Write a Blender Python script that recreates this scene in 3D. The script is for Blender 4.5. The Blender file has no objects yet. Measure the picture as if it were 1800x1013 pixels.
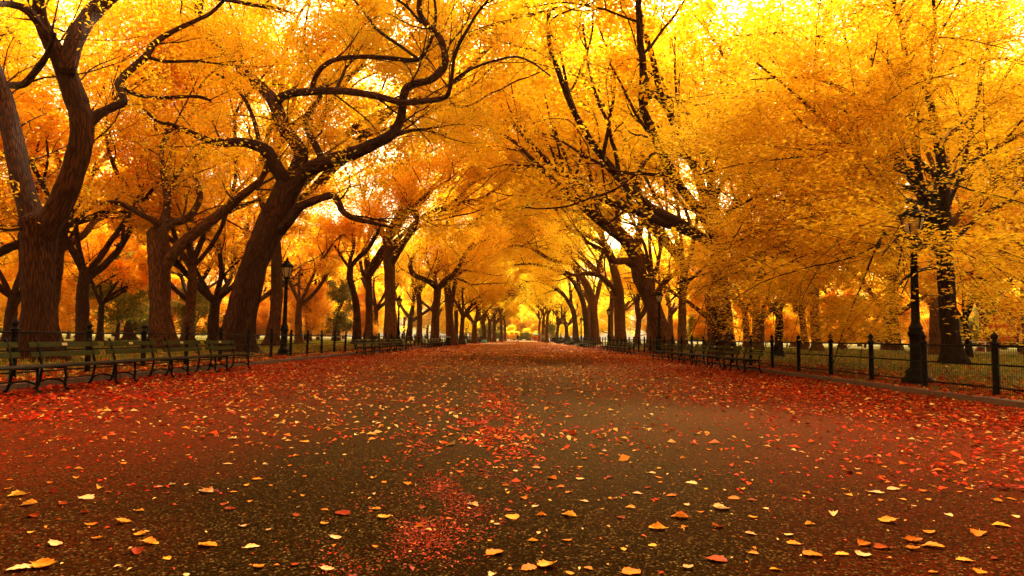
import bpy, bmesh, math, random
import numpy as np
from mathutils import Vector, Matrix

S = bpy.context.scene
COL = S.collection
R = math.radians
RNG = np.random.default_rng(7)
random.seed(7)

# ------------------------------------------------------------------ camera
W0, H0, F = 1800.0, 1013.0, 1200.0
CAM = np.array([0.0, 0.0, 1.05])
rho = R(0.8)
_u, _v = 15.0, 87.5
_h = _u*math.cos(rho) + _v*math.sin(rho)
_w = _u*math.sin(rho) - _v*math.cos(rho)
yaw = math.atan2(_h, F)
pitch = math.atan2(-_w, F)
fw = np.array([-math.sin(yaw)*math.cos(pitch), math.cos(yaw)*math.cos(pitch), math.sin(pitch)])
Hh = np.array([math.cos(yaw), math.sin(yaw), 0.0])
Vv = np.cross(Hh, fw)
Rr = math.cos(rho)*Hh + math.sin(rho)*Vv
Uu = -math.sin(rho)*Hh + math.cos(rho)*Vv
cam = bpy.data.cameras.new('camera')
camo = bpy.data.objects.new('camera', cam)
COL.objects.link(camo)
camo.matrix_world = Matrix(((Rr[0], Uu[0], -fw[0], CAM[0]), (Rr[1], Uu[1], -fw[1], CAM[1]),
                            (Rr[2], Uu[2], -fw[2], CAM[2]), (0, 0, 0, 1)))
cam.sensor_width = 36
cam.lens = 36*F/W0
cam.clip_start = 0.1
cam.clip_end = 3000
S.camera = camo

def ray(px, py):
    return fw + (px-W0/2)/F*Rr - (py-H0/2)/F*Uu
def at(px, py, Y):                      # a photo point at a chosen distance
    d = ray(px, py)
    return CAM + d*(Y/d[1])
def onground(px, py, z=0.0):
    d = ray(px, py)
    return CAM + d*((z-CAM[2])/d[2])

# ------------------------------------------------------------------ materials
def new_mat(name):
    m = bpy.data.materials.new(name)
    m.use_nodes = True
    nt = m.node_tree
    nt.nodes.clear()
    return m, nt.nodes, nt.links

def ramp(N, stops):
    r = N.new('ShaderNodeValToRGB')
    e = r.color_ramp.elements
    while len(e) > 1:
        e.remove(e[-1])
    for i, (p, c) in enumerate(stops):
        k = e[0] if i == 0 else e.new(p)
        k.position = p
        k.color = (c[0], c[1], c[2], 1)
    return r

def mix(N, Lk, a, b, fac, mode='MIX'):
    m = N.new('ShaderNodeMixRGB')
    m.blend_type = mode
    for s, x in ((0, fac), (1, a), (2, b)):
        if isinstance(x, (int, float)):
            m.inputs[s].default_value = x
        elif isinstance(x, tuple):
            m.inputs[s].default_value = (x[0], x[1], x[2], 1)
        else:
            Lk.new(x, m.inputs[s])
    return m.outputs[0]

def math_(N, Lk, op, a, b=None, c=None, clamp=False):
    m = N.new('ShaderNodeMath')
    m.operation = op
    m.use_clamp = clamp
    for s, x in ((0, a), (1, b), (2, c)):
        if x is None:
            continue
        if isinstance(x, (int, float)):
            m.inputs[s].default_value = x
        else:
            Lk.new(x, m.inputs[s])
    return m.outputs[0]

def noise(N, Lk, vec, scale, detail=4, rough=.6):
    n = N.new('ShaderNodeTexNoise')
    n.inputs['Scale'].default_value = scale
    n.inputs['Detail'].default_value = detail
    n.inputs['Roughness'].default_value = rough
    if vec is not None:
        Lk.new(vec, n.inputs['Vector'])
    return n.outputs['Fac']

def leaf_mat(name, stops, trans=.55, vary=.25, gloss=.02):
    m, N, L = new_mat(name)
    g = N.new('ShaderNodeNewGeometry')
    cr = ramp(N, stops)
    L.new(g.outputs['Random Per Island'], cr.inputs[0])
    oi = N.new('ShaderNodeObjectInfo')
    tc = N.new('ShaderNodeTexCoord')
    nz = noise(N, L, tc.outputs['Object'], .45, 3)
    val = math_(N, L, 'MULTIPLY_ADD', nz, vary*2.4, 1-vary*1.2)
    val2 = math_(N, L, 'MULTIPLY_ADD', oi.outputs['Random'], vary, 1-vary*.5)
    v = math_(N, L, 'MULTIPLY', val, val2)
    hs = N.new('ShaderNodeHueSaturation')
    L.new(cr.outputs[0], hs.inputs['Color'])
    L.new(v, hs.inputs['Value'])
    hue = math_(N, L, 'MULTIPLY_ADD', oi.outputs['Random'], .014, .4975)
    L.new(hue, hs.inputs['Hue'])
    d = N.new('ShaderNodeBsdfDiffuse')
    t = N.new('ShaderNodeBsdfTranslucent')
    L.new(hs.outputs[0], d.inputs[0])
    L.new(hs.outputs[0], t.inputs[0])
    ms = N.new('ShaderNodeMixShader')
    ms.inputs[0].default_value = trans
    L.new(d.outputs[0], ms.inputs[1])
    L.new(t.outputs[0], ms.inputs[2])
    gl = N.new('ShaderNodeBsdfGlossy')
    gl.inputs['Roughness'].default_value = .45
    m2 = N.new('ShaderNodeMixShader')
    m2.inputs[0].default_value = gloss
    L.new(ms.outputs[0], m2.inputs[1])
    L.new(gl.outputs[0], m2.inputs[2])
    o = N.new('ShaderNodeOutputMaterial')
    L.new(m2.outputs[0], o.inputs[0])
    return m

def bark_mat(name, dark, light, scale=14.0, bump=1.0, moss=None):
    m, N, L = new_mat(name)
    at_ = N.new('ShaderNodeAttribute')
    at_.attribute_name = 'bark'
    vec = at_.outputs['Vector']
    n1 = noise(N, L, vec, scale*1.6, 6, .7)
    vo = N.new('ShaderNodeTexVoronoi')
    vo.feature = 'DISTANCE_TO_EDGE'
    vo.inputs['Scale'].default_value = scale*1.3
    L.new(vec, vo.inputs['Vector'])
    ed = math_(N, L, 'MULTIPLY', vo.outputs['Distance'], 1.3, clamp=True)
    h = math_(N, L, 'MULTIPLY_ADD', n1, .95, ed)
    cr = ramp(N, [(.30, tuple(x*.3 for x in dark)), (.47, dark), (.68, light)])  # furrows darkened in the colour to stand in for relief shade
    L.new(math_(N, L, 'MULTIPLY', h, .8), cr.inputs[0])
    n2 = noise(N, L, vec, 1.3, 4, .6)
    c2 = mix(N, L, cr.outputs[0], tuple(x*.55 for x in dark), math_(N, L, 'MULTIPLY_ADD', n2, 2.2, -.75, clamp=True))
    if moss:
        n3 = noise(N, L, vec, 2.1, 4, .7)
        c2 = mix(N, L, c2, moss, math_(N, L, 'MULTIPLY_ADD', n3, 3.5, -1.9, clamp=True))
    b = N.new('ShaderNodeBsdfPrincipled')
    L.new(c2, b.inputs['Base Color'])
    b.inputs['Roughness'].default_value = .82
    b.inputs['Specular IOR Level'].default_value = .1
    bp = N.new('ShaderNodeBump')
    bp.inputs['Strength'].default_value = bump
    bp.inputs['Distance'].default_value = .08
    L.new(h, bp.inputs['Height'])
    L.new(bp.outputs[0], b.inputs['Normal'])
    o = N.new('ShaderNodeOutputMaterial')
    L.new(b.outputs[0], o.inputs[0])
    return m

def plain_mat(name, c, rough=.5, metal=0.0, var=.3, scale=9.0, bump=.15, spec=.5):
    m, N, L = new_mat(name)
    tc = N.new('ShaderNodeTexCoord')
    n = noise(N, L, tc.outputs['Object'], scale, 5, .65)
    cr = ramp(N, [(.3, tuple(x*(1-var) for x in c)), (.7, tuple(min(1, x*(1+var)) for x in c))])
    L.new(n, cr.inputs[0])
    b = N.new('ShaderNodeBsdfPrincipled')
    L.new(cr.outputs[0], b.inputs['Base Color'])
    L.new(math_(N, L, 'MULTIPLY_ADD', n, .3, rough-.15), b.inputs['Roughness'])
    b.inputs['Metallic'].default_value = metal
    b.inputs['Specular IOR Level'].default_value = spec
    bp = N.new('ShaderNodeBump')
    bp.inputs['Strength'].default_value = bump
    bp.inputs['Distance'].default_value = .01
    L.new(n, bp.inputs['Height'])
    L.new(bp.outputs[0], b.inputs['Normal'])
    o = N.new('ShaderNodeOutputMaterial')
    L.new(b.outputs[0], o.inputs[0])
    return m

M = {}
M['gold'] = leaf_mat('leaf_gold', [(0, (.93, .50, .007)), (.35, (.96, .62, .009)), (.7, (.97, .69, .013)), (1, (.97, .75, .05))], trans=.66, vary=.16)
M['yellow'] = leaf_mat('leaf_yellow', [(0, (.96, .64, .010)), (.5, (.98, .74, .014)), (1, (.98, .81, .06))], vary=.12, trans=.68)
M['amber'] = leaf_mat('leaf_amber', [(0, (.91, .42, .007)), (.4, (.95, .54, .009)), (.8, (.96, .63, .012)), (1, (.96, .69, .05))], trans=.65, vary=.2)
M['orange'] = leaf_mat('leaf_orange', [(0, (.89, .36, .006)), (.45, (.94, .48, .008)), (.85, (.96, .58, .010)), (1, (.96, .66, .05))], trans=.65, vary=.2)
M['ochre'] = leaf_mat('leaf_ochre', [(0, (.58, .26, .008)), (.4, (.76, .41, .010)), (.8, (.88, .53, .012)), (1, (.94, .64, .03))], trans=.58, vary=.26)
M['green'] = leaf_mat('leaf_green', [(0, (.10, .12, .01)), (.5, (.22, .22, .015)), (.85, (.42, .30, .015)), (1, (.7, .4, .02))], trans=.4)
M['redleaf'] = leaf_mat('leaf_scarlet', [(0, (.6, .06, .006)), (.6, (.82, .17, .01)), (1, (.88, .3, .02))])
M['bark'] = bark_mat('bark_dark', (0.036, 0.0075, 0.0022), (0.150, 0.040, 0.011), moss=(0.030, 0.0095, 0.0025))
M['bark_mid'] = bark_mat('bark_brown', (0.085, 0.0236, 0.0065), (0.25, 0.085, 0.0240), moss=(0.0648, 0.0340, 0.0086))
M['bark_black'] = bark_mat('bark_blackish', (0.0196, 0.0063, 0.0022), (0.0525, 0.0176, 0.0056))
M['bark_pale'] = bark_mat('bark_pale', (0.1248, 0.0456, 0.0137), (0.2652, 0.1088, 0.0324), moss=(0.1092, 0.0702, 0.0125))
M['iron'] = plain_mat('painted_iron', (.005, .003, .002), .55, 0, .3, 30, .1, .06)
M['wood_green'] = plain_mat('painted_slat', (.026, .026, .003), .6, 0, .25, 14, .15, .06)
M['wood_dark'] = plain_mat('worn_slat', (.016, .009, .004), .75, 0, .35, 14, .2, .06)
M['brass'] = plain_mat('plaque_metal', (.5, .42, .25), .35, .6, .15, 40, .05)
M['kerb'] = plain_mat('kerb_stone', (.085, .045, .022), .7, 0, .35, 6, .4)
M['cloth_dark'] = plain_mat('dark_clothing', (.006, .006, .005), .9, 0, .3, 9, .1, .02)
M['skin'] = plain_mat('skin', (.45, .24, .15), .5, 0, .05)
M['hair'] = plain_mat('hair', (.03, .018, .01), .5)
M['red_paint'] = plain_mat('red_paint', (.55, .05, .02), .45, 0, .15)
M['green_cloth'] = plain_mat('green_canvas', (.05, .20, .07), .8, 0, .15)
M['white_cloth'] = plain_mat('pale_cloth', (.45, .36, .24), .8, 0, .08)
M['teal'] = plain_mat('teal_tarpaulin', (.05, .30, .33), .55, 0, .2)
M['rubber'] = plain_mat('rubber', (.015, .014, .013), .8)
M['paint_white'] = plain_mat('white_paint', (.75, .66, .5), .6, 0, .1)
M['bin_green'] = plain_mat('bin_paint', (.03, .06, .025), .5, 0, .2)

def glass_mat():
    m, N, L = new_mat('frosted_lamp_glass')
    b = N.new('ShaderNodeBsdfPrincipled')
    tc = N.new('ShaderNodeTexCoord')
    n = noise(N, L, tc.outputs['Object'], 5, 3)
    cr = ramp(N, [(.3, (.36, .27, .15)), (.7, (.5, .4, .25))])
    L.new(n, cr.inputs[0])
    L.new(cr.outputs[0], b.inputs['Base Color'])
    b.inputs['Roughness'].default_value = .18
    b.inputs['Transmission Weight'].default_value = .35
    b.inputs['Subsurface Weight'].default_value = 0
    o = N.new('ShaderNodeOutputMaterial')
    L.new(b.outputs[0], o.inputs[0])
    return m
M['glass'] = glass_mat()

def path_mat():
    m, N, L = new_mat('leaf_stained_asphalt')
    tc = N.new('ShaderNodeTexCoord')
    P = tc.outputs['Object']
    sp = N.new('ShaderNodeSeparateXYZ')
    L.new(P, sp.inputs[0])
    vo = N.new('ShaderNodeTexVoronoi')
    vo.inputs['Scale'].default_value = 95
    L.new(P, vo.inputs['Vector'])
    agg = ramp(N, [(0, (.003, .0014, .0004)), (.45, (.011, .0052, .0011)), (.8, (.019, .0095, .002)), (.93, (.046, .024, .006)), (1, (.15, .09, .028))])
    L.new(N.new('ShaderNodeSeparateColor').outputs[0], agg.inputs[0])
    sc = [n for n in N if n.bl_idname == 'ShaderNodeSeparateColor'][0]
    L.new(vo.outputs['Color'], sc.inputs[0])
    big = noise(N, L, P, .55, 5, .65)
    c = mix(N, L, agg.outputs[0], (.008, .0026, .0007), math_(N, L, 'MULTIPLY_ADD', big, 1.8, -.6, clamp=True))
    # rusty leaf dust: thick along both edges, thin down the middle
    ax = math_(N, L, 'ABSOLUTE', math_(N, L, 'ADD', sp.outputs[0], .3))
    wob = noise(N, L, P, .35, 4, .6)
    e = math_(N, L, 'MULTIPLY_ADD', wob, 5.0, math_(N, L, 'SUBTRACT', ax, 2.5))
    edge = math_(N, L, 'MULTIPLY_ADD', e, .22, -.28, clamp=True)
    fine = noise(N, L, P, 34, 5, .8)
    dust = math_(N, L, 'MULTIPLY', edge, math_(N, L, 'MULTIPLY_ADD', fine, 6.5, -2.9, clamp=True))
    c = mix(N, L, c, (.28, .008, .002), math_(N, L, 'MULTIPLY', dust, .7))
    b = N.new('ShaderNodeBsdfDiffuse')
    L.new(c, b.inputs['Color'])
    b.inputs['Roughness'].default_value = .5
    bp = N.new('ShaderNodeBump')
    bp.inputs['Strength'].default_value = .55
    bp.inputs['Distance'].default_value = .006
    hh = math_(N, L, 'MULTIPLY_ADD', vo.outputs['Distance'], 1.0, math_(N, L, 'MULTIPLY', big, 1.2))
    L.new(hh, bp.inputs['Height'])
    L.new(bp.outputs[0], b.inputs['Normal'])
    gl = N.new('ShaderNodeBsdfGlossy')              # faint sheen; brown tint put in to warm the reflected light
    gl.inputs['Color'].default_value = (.95, .56, .24, 1)
    L.new(math_(N, L, 'MULTIPLY_ADD', big, .2, .30), gl.inputs['Roughness'])
    mx = N.new('ShaderNodeMixShader')
    lw = N.new('ShaderNodeLayerWeight')             # sheen only at very flat angles
    lw.inputs['Blend'].default_value = .5
    L.new(math_(N, L, 'MULTIPLY', math_(N, L, 'POWER', lw.outputs['Facing'], 16.0), .15), mx.inputs[0])
    L.new(b.outputs[0], mx.inputs[1])
    L.new(gl.outputs[0], mx.inputs[2])
    o = N.new('ShaderNodeOutputMaterial')
    L.new(mx.outputs[0], o.inputs[0])
    return m
M['path'] = path_mat()

def lawn_mat():
    m, N, L = new_mat('autumn_lawn')
    tc = N.new('ShaderNodeTexCoord')
    P = tc.outputs['Object']
    n1 = noise(N, L, P, .35, 6, .7)
    n2 = noise(N, L, P, 12, 6, .8)
    g = ramp(N, [(.3, (.060, .058, .001)), (.5, (.115, .100, .002)), (.7, (.16, .125, .002))])
    L.new(n1, g.inputs[0])
    c = mix(N, L, g.outputs[0], (.15, .05, .0015), math_(N, L, 'MULTIPLY_ADD', n2, 3.2, -1.6, clamp=True))
    b = N.new('ShaderNodeBsdfPrincipled')
    L.new(c, b.inputs['Base Color'])
    b.inputs['Roughness'].default_value = .95
    b.inputs['Specular IOR Level'].default_value = .1
    bp = N.new('ShaderNodeBump')
    bp.inputs['Strength'].default_value = .8
    bp.inputs['Distance'].default_value = .06
    L.new(n2, bp.inputs['Height'])
    L.new(bp.outputs[0], b.inputs['Normal'])
    o = N.new('ShaderNodeOutputMaterial')
    L.new(b.outputs[0], o.inputs[0])
    return m
M['lawn'] = lawn_mat()
FL = {  # fallen leaves, single colours
    'pale': leaf_mat('fallen_pale', [(0, (.54, .25, .09)), (1, (.62, .34, .15))], .2, .2, .003),
    'yellow': leaf_mat('fallen_yellow', [(0, (.54, .17, .012)), (1, (.60, .24, .03))], .2, .2, .003),
    'orange': leaf_mat('fallen_orange', [(0, (.38, .085, .006)), (1, (.48, .14, .012))], .2, .25, .003),
    'red': leaf_mat('fallen_russet', [(0, (.13, .013, .003)), (1, (.21, .028, .005))], .15, .3, .003),
}
M['litter_mix'] = leaf_mat('litter_mixed', [(0, (.20, .010, .003)), (.32, (.40, .030, .005)), (.52, (.48, .11, .010)), (.75, (.58, .26, .045)), (1, (.68, .42, .15))], .15, .2, .003)
M['litter_red'] = leaf_mat('litter_red', [(0, (.06, .003, .001)), (.3, (.26, .004, .0025)), (.68, (.48, .007, .004)), (.90, (.54, .026, .005)), (.96, (.54, .15, .02)), (1, (.66, .38, .13))], .15, .2, .003)
M['litter_far_lit'] = leaf_mat('litter_far_lit', [(0, (.55, .08, .012)), (.3, (.74, .19, .025)), (.5, (.82, .32, .05)), (.75, (.84, .42, .09)), (1, (.84, .50, .15))], .15, .2, .05)  # brighter leaf colours stand in for sheen and haze far off
M['litter_drift'] = leaf_mat('litter_drift', [(0, (.05, .004, .001)), (.5, (.20, .010, .002)), (.85, (.33, .028, .004)), (1, (.42, .15, .04))], .15, .2, .003)
M['grass'] = leaf_mat('grass_blade', [(0, (.09, .10, .004)), (.6, (.20, .18, .006)), (1, (.36, .26, .012))], .35, .2, .04)

# ------------------------------------------------------------------ mesh helpers
class MB:
    def __init__(s):
        s.v = []; s.f = []; s.b = []; s.n = 0
    def add(s, v, f, b=None):
        v = np.asarray(v, float).reshape(-1, 3)
        s.v.append(v)
        s.b.append(v if b is None else np.asarray(b, float))
        s.f.extend([tuple(i+s.n for i in q) for q in f])
        s.n += len(v)
    def box(s, c, size, rot=None):
        sx, sy, sz = (x/2 for x in size)
        k = min(sx, sy, sz)*.22                       # chamfered box
        vs = []
        for z, kk in ((-sz, k), (-sz+k, 0), (sz-k, 0), (sz, k)):
            X, Y = sx-kk, sy-kk
            q = k if kk == 0 else 0
            vs += [(-X+k*(kk == 0), -Y, z), (X-k*(kk == 0), -Y, z), (X, -Y+k*(kk == 0), z), (X, Y-k*(kk == 0), z),
                   (X-k*(kk == 0), Y, z), (-X+k*(kk == 0), Y, z), (-X, Y-k*(kk == 0), z), (-X, -Y+k*(kk == 0), z)]
        vs = np.array(vs)
        fs = []
        for r in range(3):
            for i in range(8):
                j = (i+1) % 8
                fs.append((r*8+i, r*8+j, r*8+8+j, r*8+8+i))
        fs.append(tuple(range(7, -1, -1)))
        fs.append(tuple(range(24, 32)))
        if rot is not None:
            vs = vs @ np.array(rot).T
        s.add(vs+np.array(c), fs)
    def tube(s, pts, rad, sides=8, cap=True, lump=0.0, rng=None, flat=1.0, roots=None):
        pts = np.asarray(pts, float)
        n = len(pts)
        rad = np.broadcast_to(np.asarray(rad, float), (n,))
        t = np.gradient(pts, axis=0)
        t /= np.linalg.norm(t, axis=1, keepdims=True)+1e-9
        a = np.cross(t[0], [0.31, 0.83, 0.11]); a /= np.linalg.norm(a)
        A = np.zeros((n, 3)); A[0] = a
        for i in range(1, n):
            a = A[i-1]-t[i]*np.dot(A[i-1], t[i])
            A[i] = a/(np.linalg.norm(a)+1e-9)
        B = np.cross(t, A)
        ang = np.linspace(0, 2*math.pi, sides, endpoint=False)
        ca, sa = np.cos(ang), np.sin(ang)
        rr = np.repeat(rad[:, None], sides, 1)
        if lump and rng is not None:
            ph = rng.uniform(0, 6.28, 4)
            i_ = np.arange(n)[:, None]
            rr = rr*(1+lump*(np.sin(2*ang[None]+ph[0]+i_*.35)*.6+np.sin(3*ang[None]+ph[1]-i_*.5)*.5
                             + np.sin(i_*1.1+ph[2])*.5+rng.normal(0, .35, rr.shape)))
        if roots is not None:
            hh = np.maximum(0, pts[:, 2]-roots)[:, None]
            rr = rr*(1+np.exp(-hh*2.2)*(.24*np.cos(5*ang[None]+1)+.14*np.cos(3*ang[None]+2.2))+.035*np.cos(7*ang[None])+.02*rng.normal(0, 1, rr.shape)*(sides > 16))
        v = pts[:, None, :]+rr[..., None]*(A[:, None, :]*ca[None, :, None]+flat*B[:, None, :]*sa[None, :, None])
        ln = np.concatenate([[0], np.cumsum(np.linalg.norm(np.diff(pts, axis=0), axis=1))])
        off = 0 if rng is None else rng.uniform(0, 40)
        rb = np.maximum(rad, .02)[:, None]
        bk = np.stack([rb*ca[None], rb*sa[None], np.repeat(ln[:, None]*.11+off, sides, 1)], -1)
        f = []
        for i in range(n-1):
            o = i*sides
            for k in range(sides):
                l = (k+1) % sides
                f.append((o+k, o+l, o+sides+l, o+sides+k))
        if cap:
            f.append(tuple(range(sides-1, -1, -1)))
            f.append(tuple((n-1)*sides+k for k in range(sides)))
        s.add(v.reshape(-1, 3), f, bk.reshape(-1, 3))
    def lathe(s, prof, c=(0, 0, 0), sides=16, ph=0.0):
        vs = []; fs = []
        for r, z in prof:
            for k in range(sides):
                a = 2*math.pi*k/sides+ph
                vs.append((c[0]+r*math.cos(a), c[1]+r*math.sin(a), c[2]+z))
        for i in range(len(prof)-1):
            for k in range(sides):
                l = (k+1) % sides
                fs.append((i*sides+k, i*sides+l, (i+1)*sides+l, (i+1)*sides+k))
        fs.append(tuple(range(sides-1, -1, -1)))
        fs.append(tuple((len(prof)-1)*sides+k for k in range(sides)))
        s.add(vs, fs)
    def mesh(s, name, smooth=True, bark=False):
        me = bpy.data.meshes.new(name)
        v = np.concatenate(s.v)
        me.from_pydata(v.tolist(), [], s.f)
        if bark:
            at_ = me.attributes.new('bark', 'FLOAT_VECTOR', 'POINT')
            at_.data.foreach_set('vector', np.concatenate(s.b).astype(np.float32).ravel())
        if smooth:
            me.polygons.foreach_set('use_smooth', [True]*len(me.polygons))
        me.update()
        return me

def tag(o, label=None, cat=None, group=None, kind=None):
    if label: o['label'] = label
    if cat: o['category'] = cat
    if group: o['group'] = group
    if kind: o['kind'] = kind
    return o
def empty(name, loc=(0, 0, 0), rz=0.0):
    o = bpy.data.objects.new(name, None)
    o.empty_display_size = .3
    o.location = loc
    o.rotation_euler = (0, 0, rz)
    COL.objects.link(o)
    return o
def obj(name, me, mat=None, parent=None):
    o = bpy.data.objects.new(name, me)
    if mat is not None and len(me.materials) == 0:
        me.materials.append(mat)
    COL.objects.link(o)
    if parent is not None:
        o.parent = parent
    return o
def build(name, mb, mat, parent=None, smooth=True, bark=False):
    me = mb.mesh(name, smooth, bark)
    if smooth and not bark:
        try:
            me.set_sharp_from_angle(angle=R(38))
        except Exception:
            pass
    return obj(name, me, mat, parent)
def copy_tree(o, parent=None):
    c = o.copy()
    COL.objects.link(c)
    if parent is not None:
        c.parent = parent
    for ch in [k for k in KIDS.get(o.name, [])]:
        copy_tree(ch, c)
    return c
KIDS = {}
def note_kids(root):
    ks = list(root.children)
    KIDS[root.name] = ks
    for k in ks:
        note_kids(k)

def unit(v):
    return v/(np.linalg.norm(v, axis=-1, keepdims=True)+1e-9)

def leaves_mesh(name, P, size, rng, flat=.8, jitter=.35, narrow=.5, upv=None):
    """one small folded leaf blade (two triangles as a bent quad) per point"""
    n = len(P)
    nr = rng.normal(0, 1, (n, 3))
    nr[:, 2] = np.abs(nr[:, 2])
    nrm = unit(nr*(1-flat)+np.array([0, 0, 1.0])*flat + rng.normal(0, .15, (n, 3)))
    tg = rng.normal(0, 1, (n, 3)); tg[:, 2] -= .5
    tg = unit(tg-nrm*np.sum(tg*nrm, 1, keepdims=True))
    bt = np.cross(nrm, tg)
    sz = size*rng.uniform(1-jitter, 1+jitter, (n, 1))
    L = sz*.5; Wd = sz*narrow*.5*rng.uniform(.8, 1.25, (n, 1))
    up = nrm*Wd*.5
    v = np.empty((n, 4, 3))
    v[:, 0] = P-tg*L
    v[:, 1] = P+bt*Wd+up-tg*L*.15
    v[:, 2] = P+tg*L
    v[:, 3] = P-bt*Wd+up-tg*L*.15
    me = bpy.data.meshes.new(name)
    me.vertices.add(n*4)
    me.vertices.foreach_set('co', v.astype(np.float32).ravel())
    me.loops.add(n*4)
    me.loops.foreach_set('vertex_index', np.arange(n*4, dtype=np.int32))
    me.polygons.add(n)
    me.polygons.foreach_set('loop_start', np.arange(0, n*4, 4, dtype=np.int32))
    me.polygons.foreach_set('loop_total', np.full(n, 4, dtype=np.int32))
    me.update()
    return me

def catmull(pts, per=6):
    p = np.asarray(pts, float)
    if len(p) < 3:
        t = np.linspace(0, 1, per+1)[:, None]
        return p[0]*(1-t)+p[-1]*t
    q = np.vstack([2*p[0]-p[1], p, 2*p[-1]-p[-2]])
    out = []
    for i in range(1, len(q)-2):
        a, b, c, d = q[i-1], q[i], q[i+1], q[i+2]
        for t in np.linspace(0, 1, per, endpoint=False):
            out.append(.5*((2*b)+(-a+c)*t+(2*a-5*b+4*c-d)*t*t+(-a+3*b-3*c+d)*t**3))
    out.append(q[-2])
    return np.array(out)

# ------------------------------------------------------------------ tree growth
class Grow:
    def __init__(s, seed, wig=(.16, .22, .3, .35), up=(.03, .05, .03, -.02), nch=(7, 5, 3), lr=(.5, .5, .5),
                 t0=(.25, .2, .15), leaf_lvl=2, maxlvl=3, pull=None, seg=(.7, .5, .35, .3), ang=(30, 70), rmin=.0055, tip=.3, rcap=9):
        s.r = np.random.default_rng(seed)
        s.__dict__.update(wig=wig, up=up, nch=nch, lr=lr, t0=t0, leaf_lvl=leaf_lvl, maxlvl=maxlvl, seg=seg, ang=ang, rmin=rmin, tip=tip, rcap=rcap)
        s.pull = np.zeros(3) if pull is None else np.array(pull, float)
        s.wood = MB()
        s.lp = []
    def sides(s, r):
        return 16 if r > .3 else 12 if r > .15 else 8 if r > .07 else 6 if r > .03 else 4
    def branch(s, p, d, L, r, lvl, root=False):
        g = s.r
        n = max(4, int(L/s.seg[min(lvl, 3)]))
        st = L/n
        d = unit(np.array(d, float))
        pts = [np.array(p, float)]
        ds = [d]
        bend = g.normal(0, 1, 3)*s.wig[min(lvl, 3)]*.6
        for i in range(n):
            if g.random() < .3:
                bend = g.normal(0, 1, 3)*s.wig[min(lvl, 3)]*.9
            d = unit(d+g.normal(0, 1, 3)*s.wig[min(lvl, 3)]*.5+bend*.35+np.array([0, 0, s.up[min(lvl, 3)]])+s.pull*(.03 if lvl < 2 else 0))
            pts.append(pts[-1]+d*st)
            ds.append(d)
        pts = np.array(pts)
        rad = np.linspace(1, s.tip, n+1)**.9*r
        s.wood.tube(pts, np.maximum(rad, s.rmin*.6), s.sides(r), cap=False, lump=.06 if r > .05 else 0, rng=g)
        s.after(pts, rad, L, lvl)
        return pts, rad
    def after(s, pts, rad, L, lvl, nch=None, t0=None, bias=None, leafy=True):
        g = s.r
        n = len(pts)-1
        if lvl >= s.leaf_lvl and leafy:
            for i in range(1, n+1):
                s.lp.append(pts[i])
        if lvl >= s.maxlvl:
            return
        k = s.nch[min(lvl, len(s.nch)-1)] if nch is None else nch
        t0 = s.t0[min(lvl, 2)] if t0 is None else t0
        for j in range(k):
            t = t0+(1-t0)*(j+g.uniform(.1, .9))/k
            x = t*n
            i = min(int(x), n-1)
            q = pts[i]+(pts[i+1]-pts[i])*(x-i)
            tg = unit(pts[i+1]-pts[i])
            for _ in range(6):
                pr = g.normal(0, 1, 3)
                if bias is not None:
                    pr = pr+bias
                pr = pr-tg*np.dot(pr, tg)
                pr = unit(pr)
                if pr[2] > -.55 or g.random() < .25:
                    break
            a = R(g.uniform(*s.ang))
            d = tg*math.cos(a)+pr*math.sin(a)
            rr = rad[min(i, len(rad)-1)]
            s.branch(q, d, L*s.lr[min(lvl, 2)]*g.uniform(.7, 1.2)*(1.15-.45*t), max(s.rmin, min(s.rcap, rr*g.uniform(.38, .6))), lvl+1)
    def crown_points(s, per, sig=(.30, .30, .22)):
        lp = np.array(s.lp)
        g = s.r
        P = np.repeat(lp, per, 0)
        P = P+g.normal(0, 1, P.shape)*np.array(sig)
        return P[P[:, 2] > .8]

def flare(pts, rad, z0, k=.5, h=1.1):
    rad = np.array(rad)
    for i in range(len(pts)):
        x = max(0, (pts[i][2]-z0))/h
        rad[i] *= 1+k*math.exp(-x*2.2)
    return rad

LAWN = .22
def lawn_z(x, y=0):
    a = abs(x)
    return .06+min(1, max(0, (a-9.6)/4.0))*(LAWN-.06)

def make_elm(seed, H=4.6, nl=5, L=10.0, r=.5, size=.2, per=22, lean=0.0, spread=(28, 58), pull=(.8, 0, .1), sig=(.38, .38, .26), wig=(.17, .22, .3, .35), flat=.55):
    """vase-shaped elm: trunk, then sinuous limbs; +x is the side that leans to the path"""
    G = Grow(seed, pull=pull, wig=wig)
    g = G.r
    n = 9
    pts = []
    for i in range(n+1):
        t = i/n
        pts.append((lean*t*t*H+.12*math.sin(t*4+seed), .15*math.sin(t*3+seed*2), -.35+(H+.35)*t))
    pts = catmull(pts, 3)
    rad = np.linspace(1, .78, len(pts))*r
    G.wood.tube(pts, flare(pts, rad, 0), 18, False, .06, g, roots=0)
    top = pts[-1]
    ph = g.uniform(0, 6.28)
    for k in range(nl):
        a = ph+k*2*math.pi/nl+g.uniform(-.3, .3)
        tl = R(g.uniform(*spread)) if k else R(15)
        d = np.array([math.sin(tl)*math.cos(a), math.sin(tl)*math.sin(a), math.cos(tl)])
        G.branch(top-np.array([0, 0, g.uniform(.15, .9)]), d, L*g.uniform(.8, 1.15), r*g.uniform(.42, .62), 0)
    P = G.crown_points(per, sig)
    wm = G.wood.mesh('trunk', True, True)
    lm = leaves_mesh('crown', P, size, g, flat)
    return wm, lm

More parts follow.
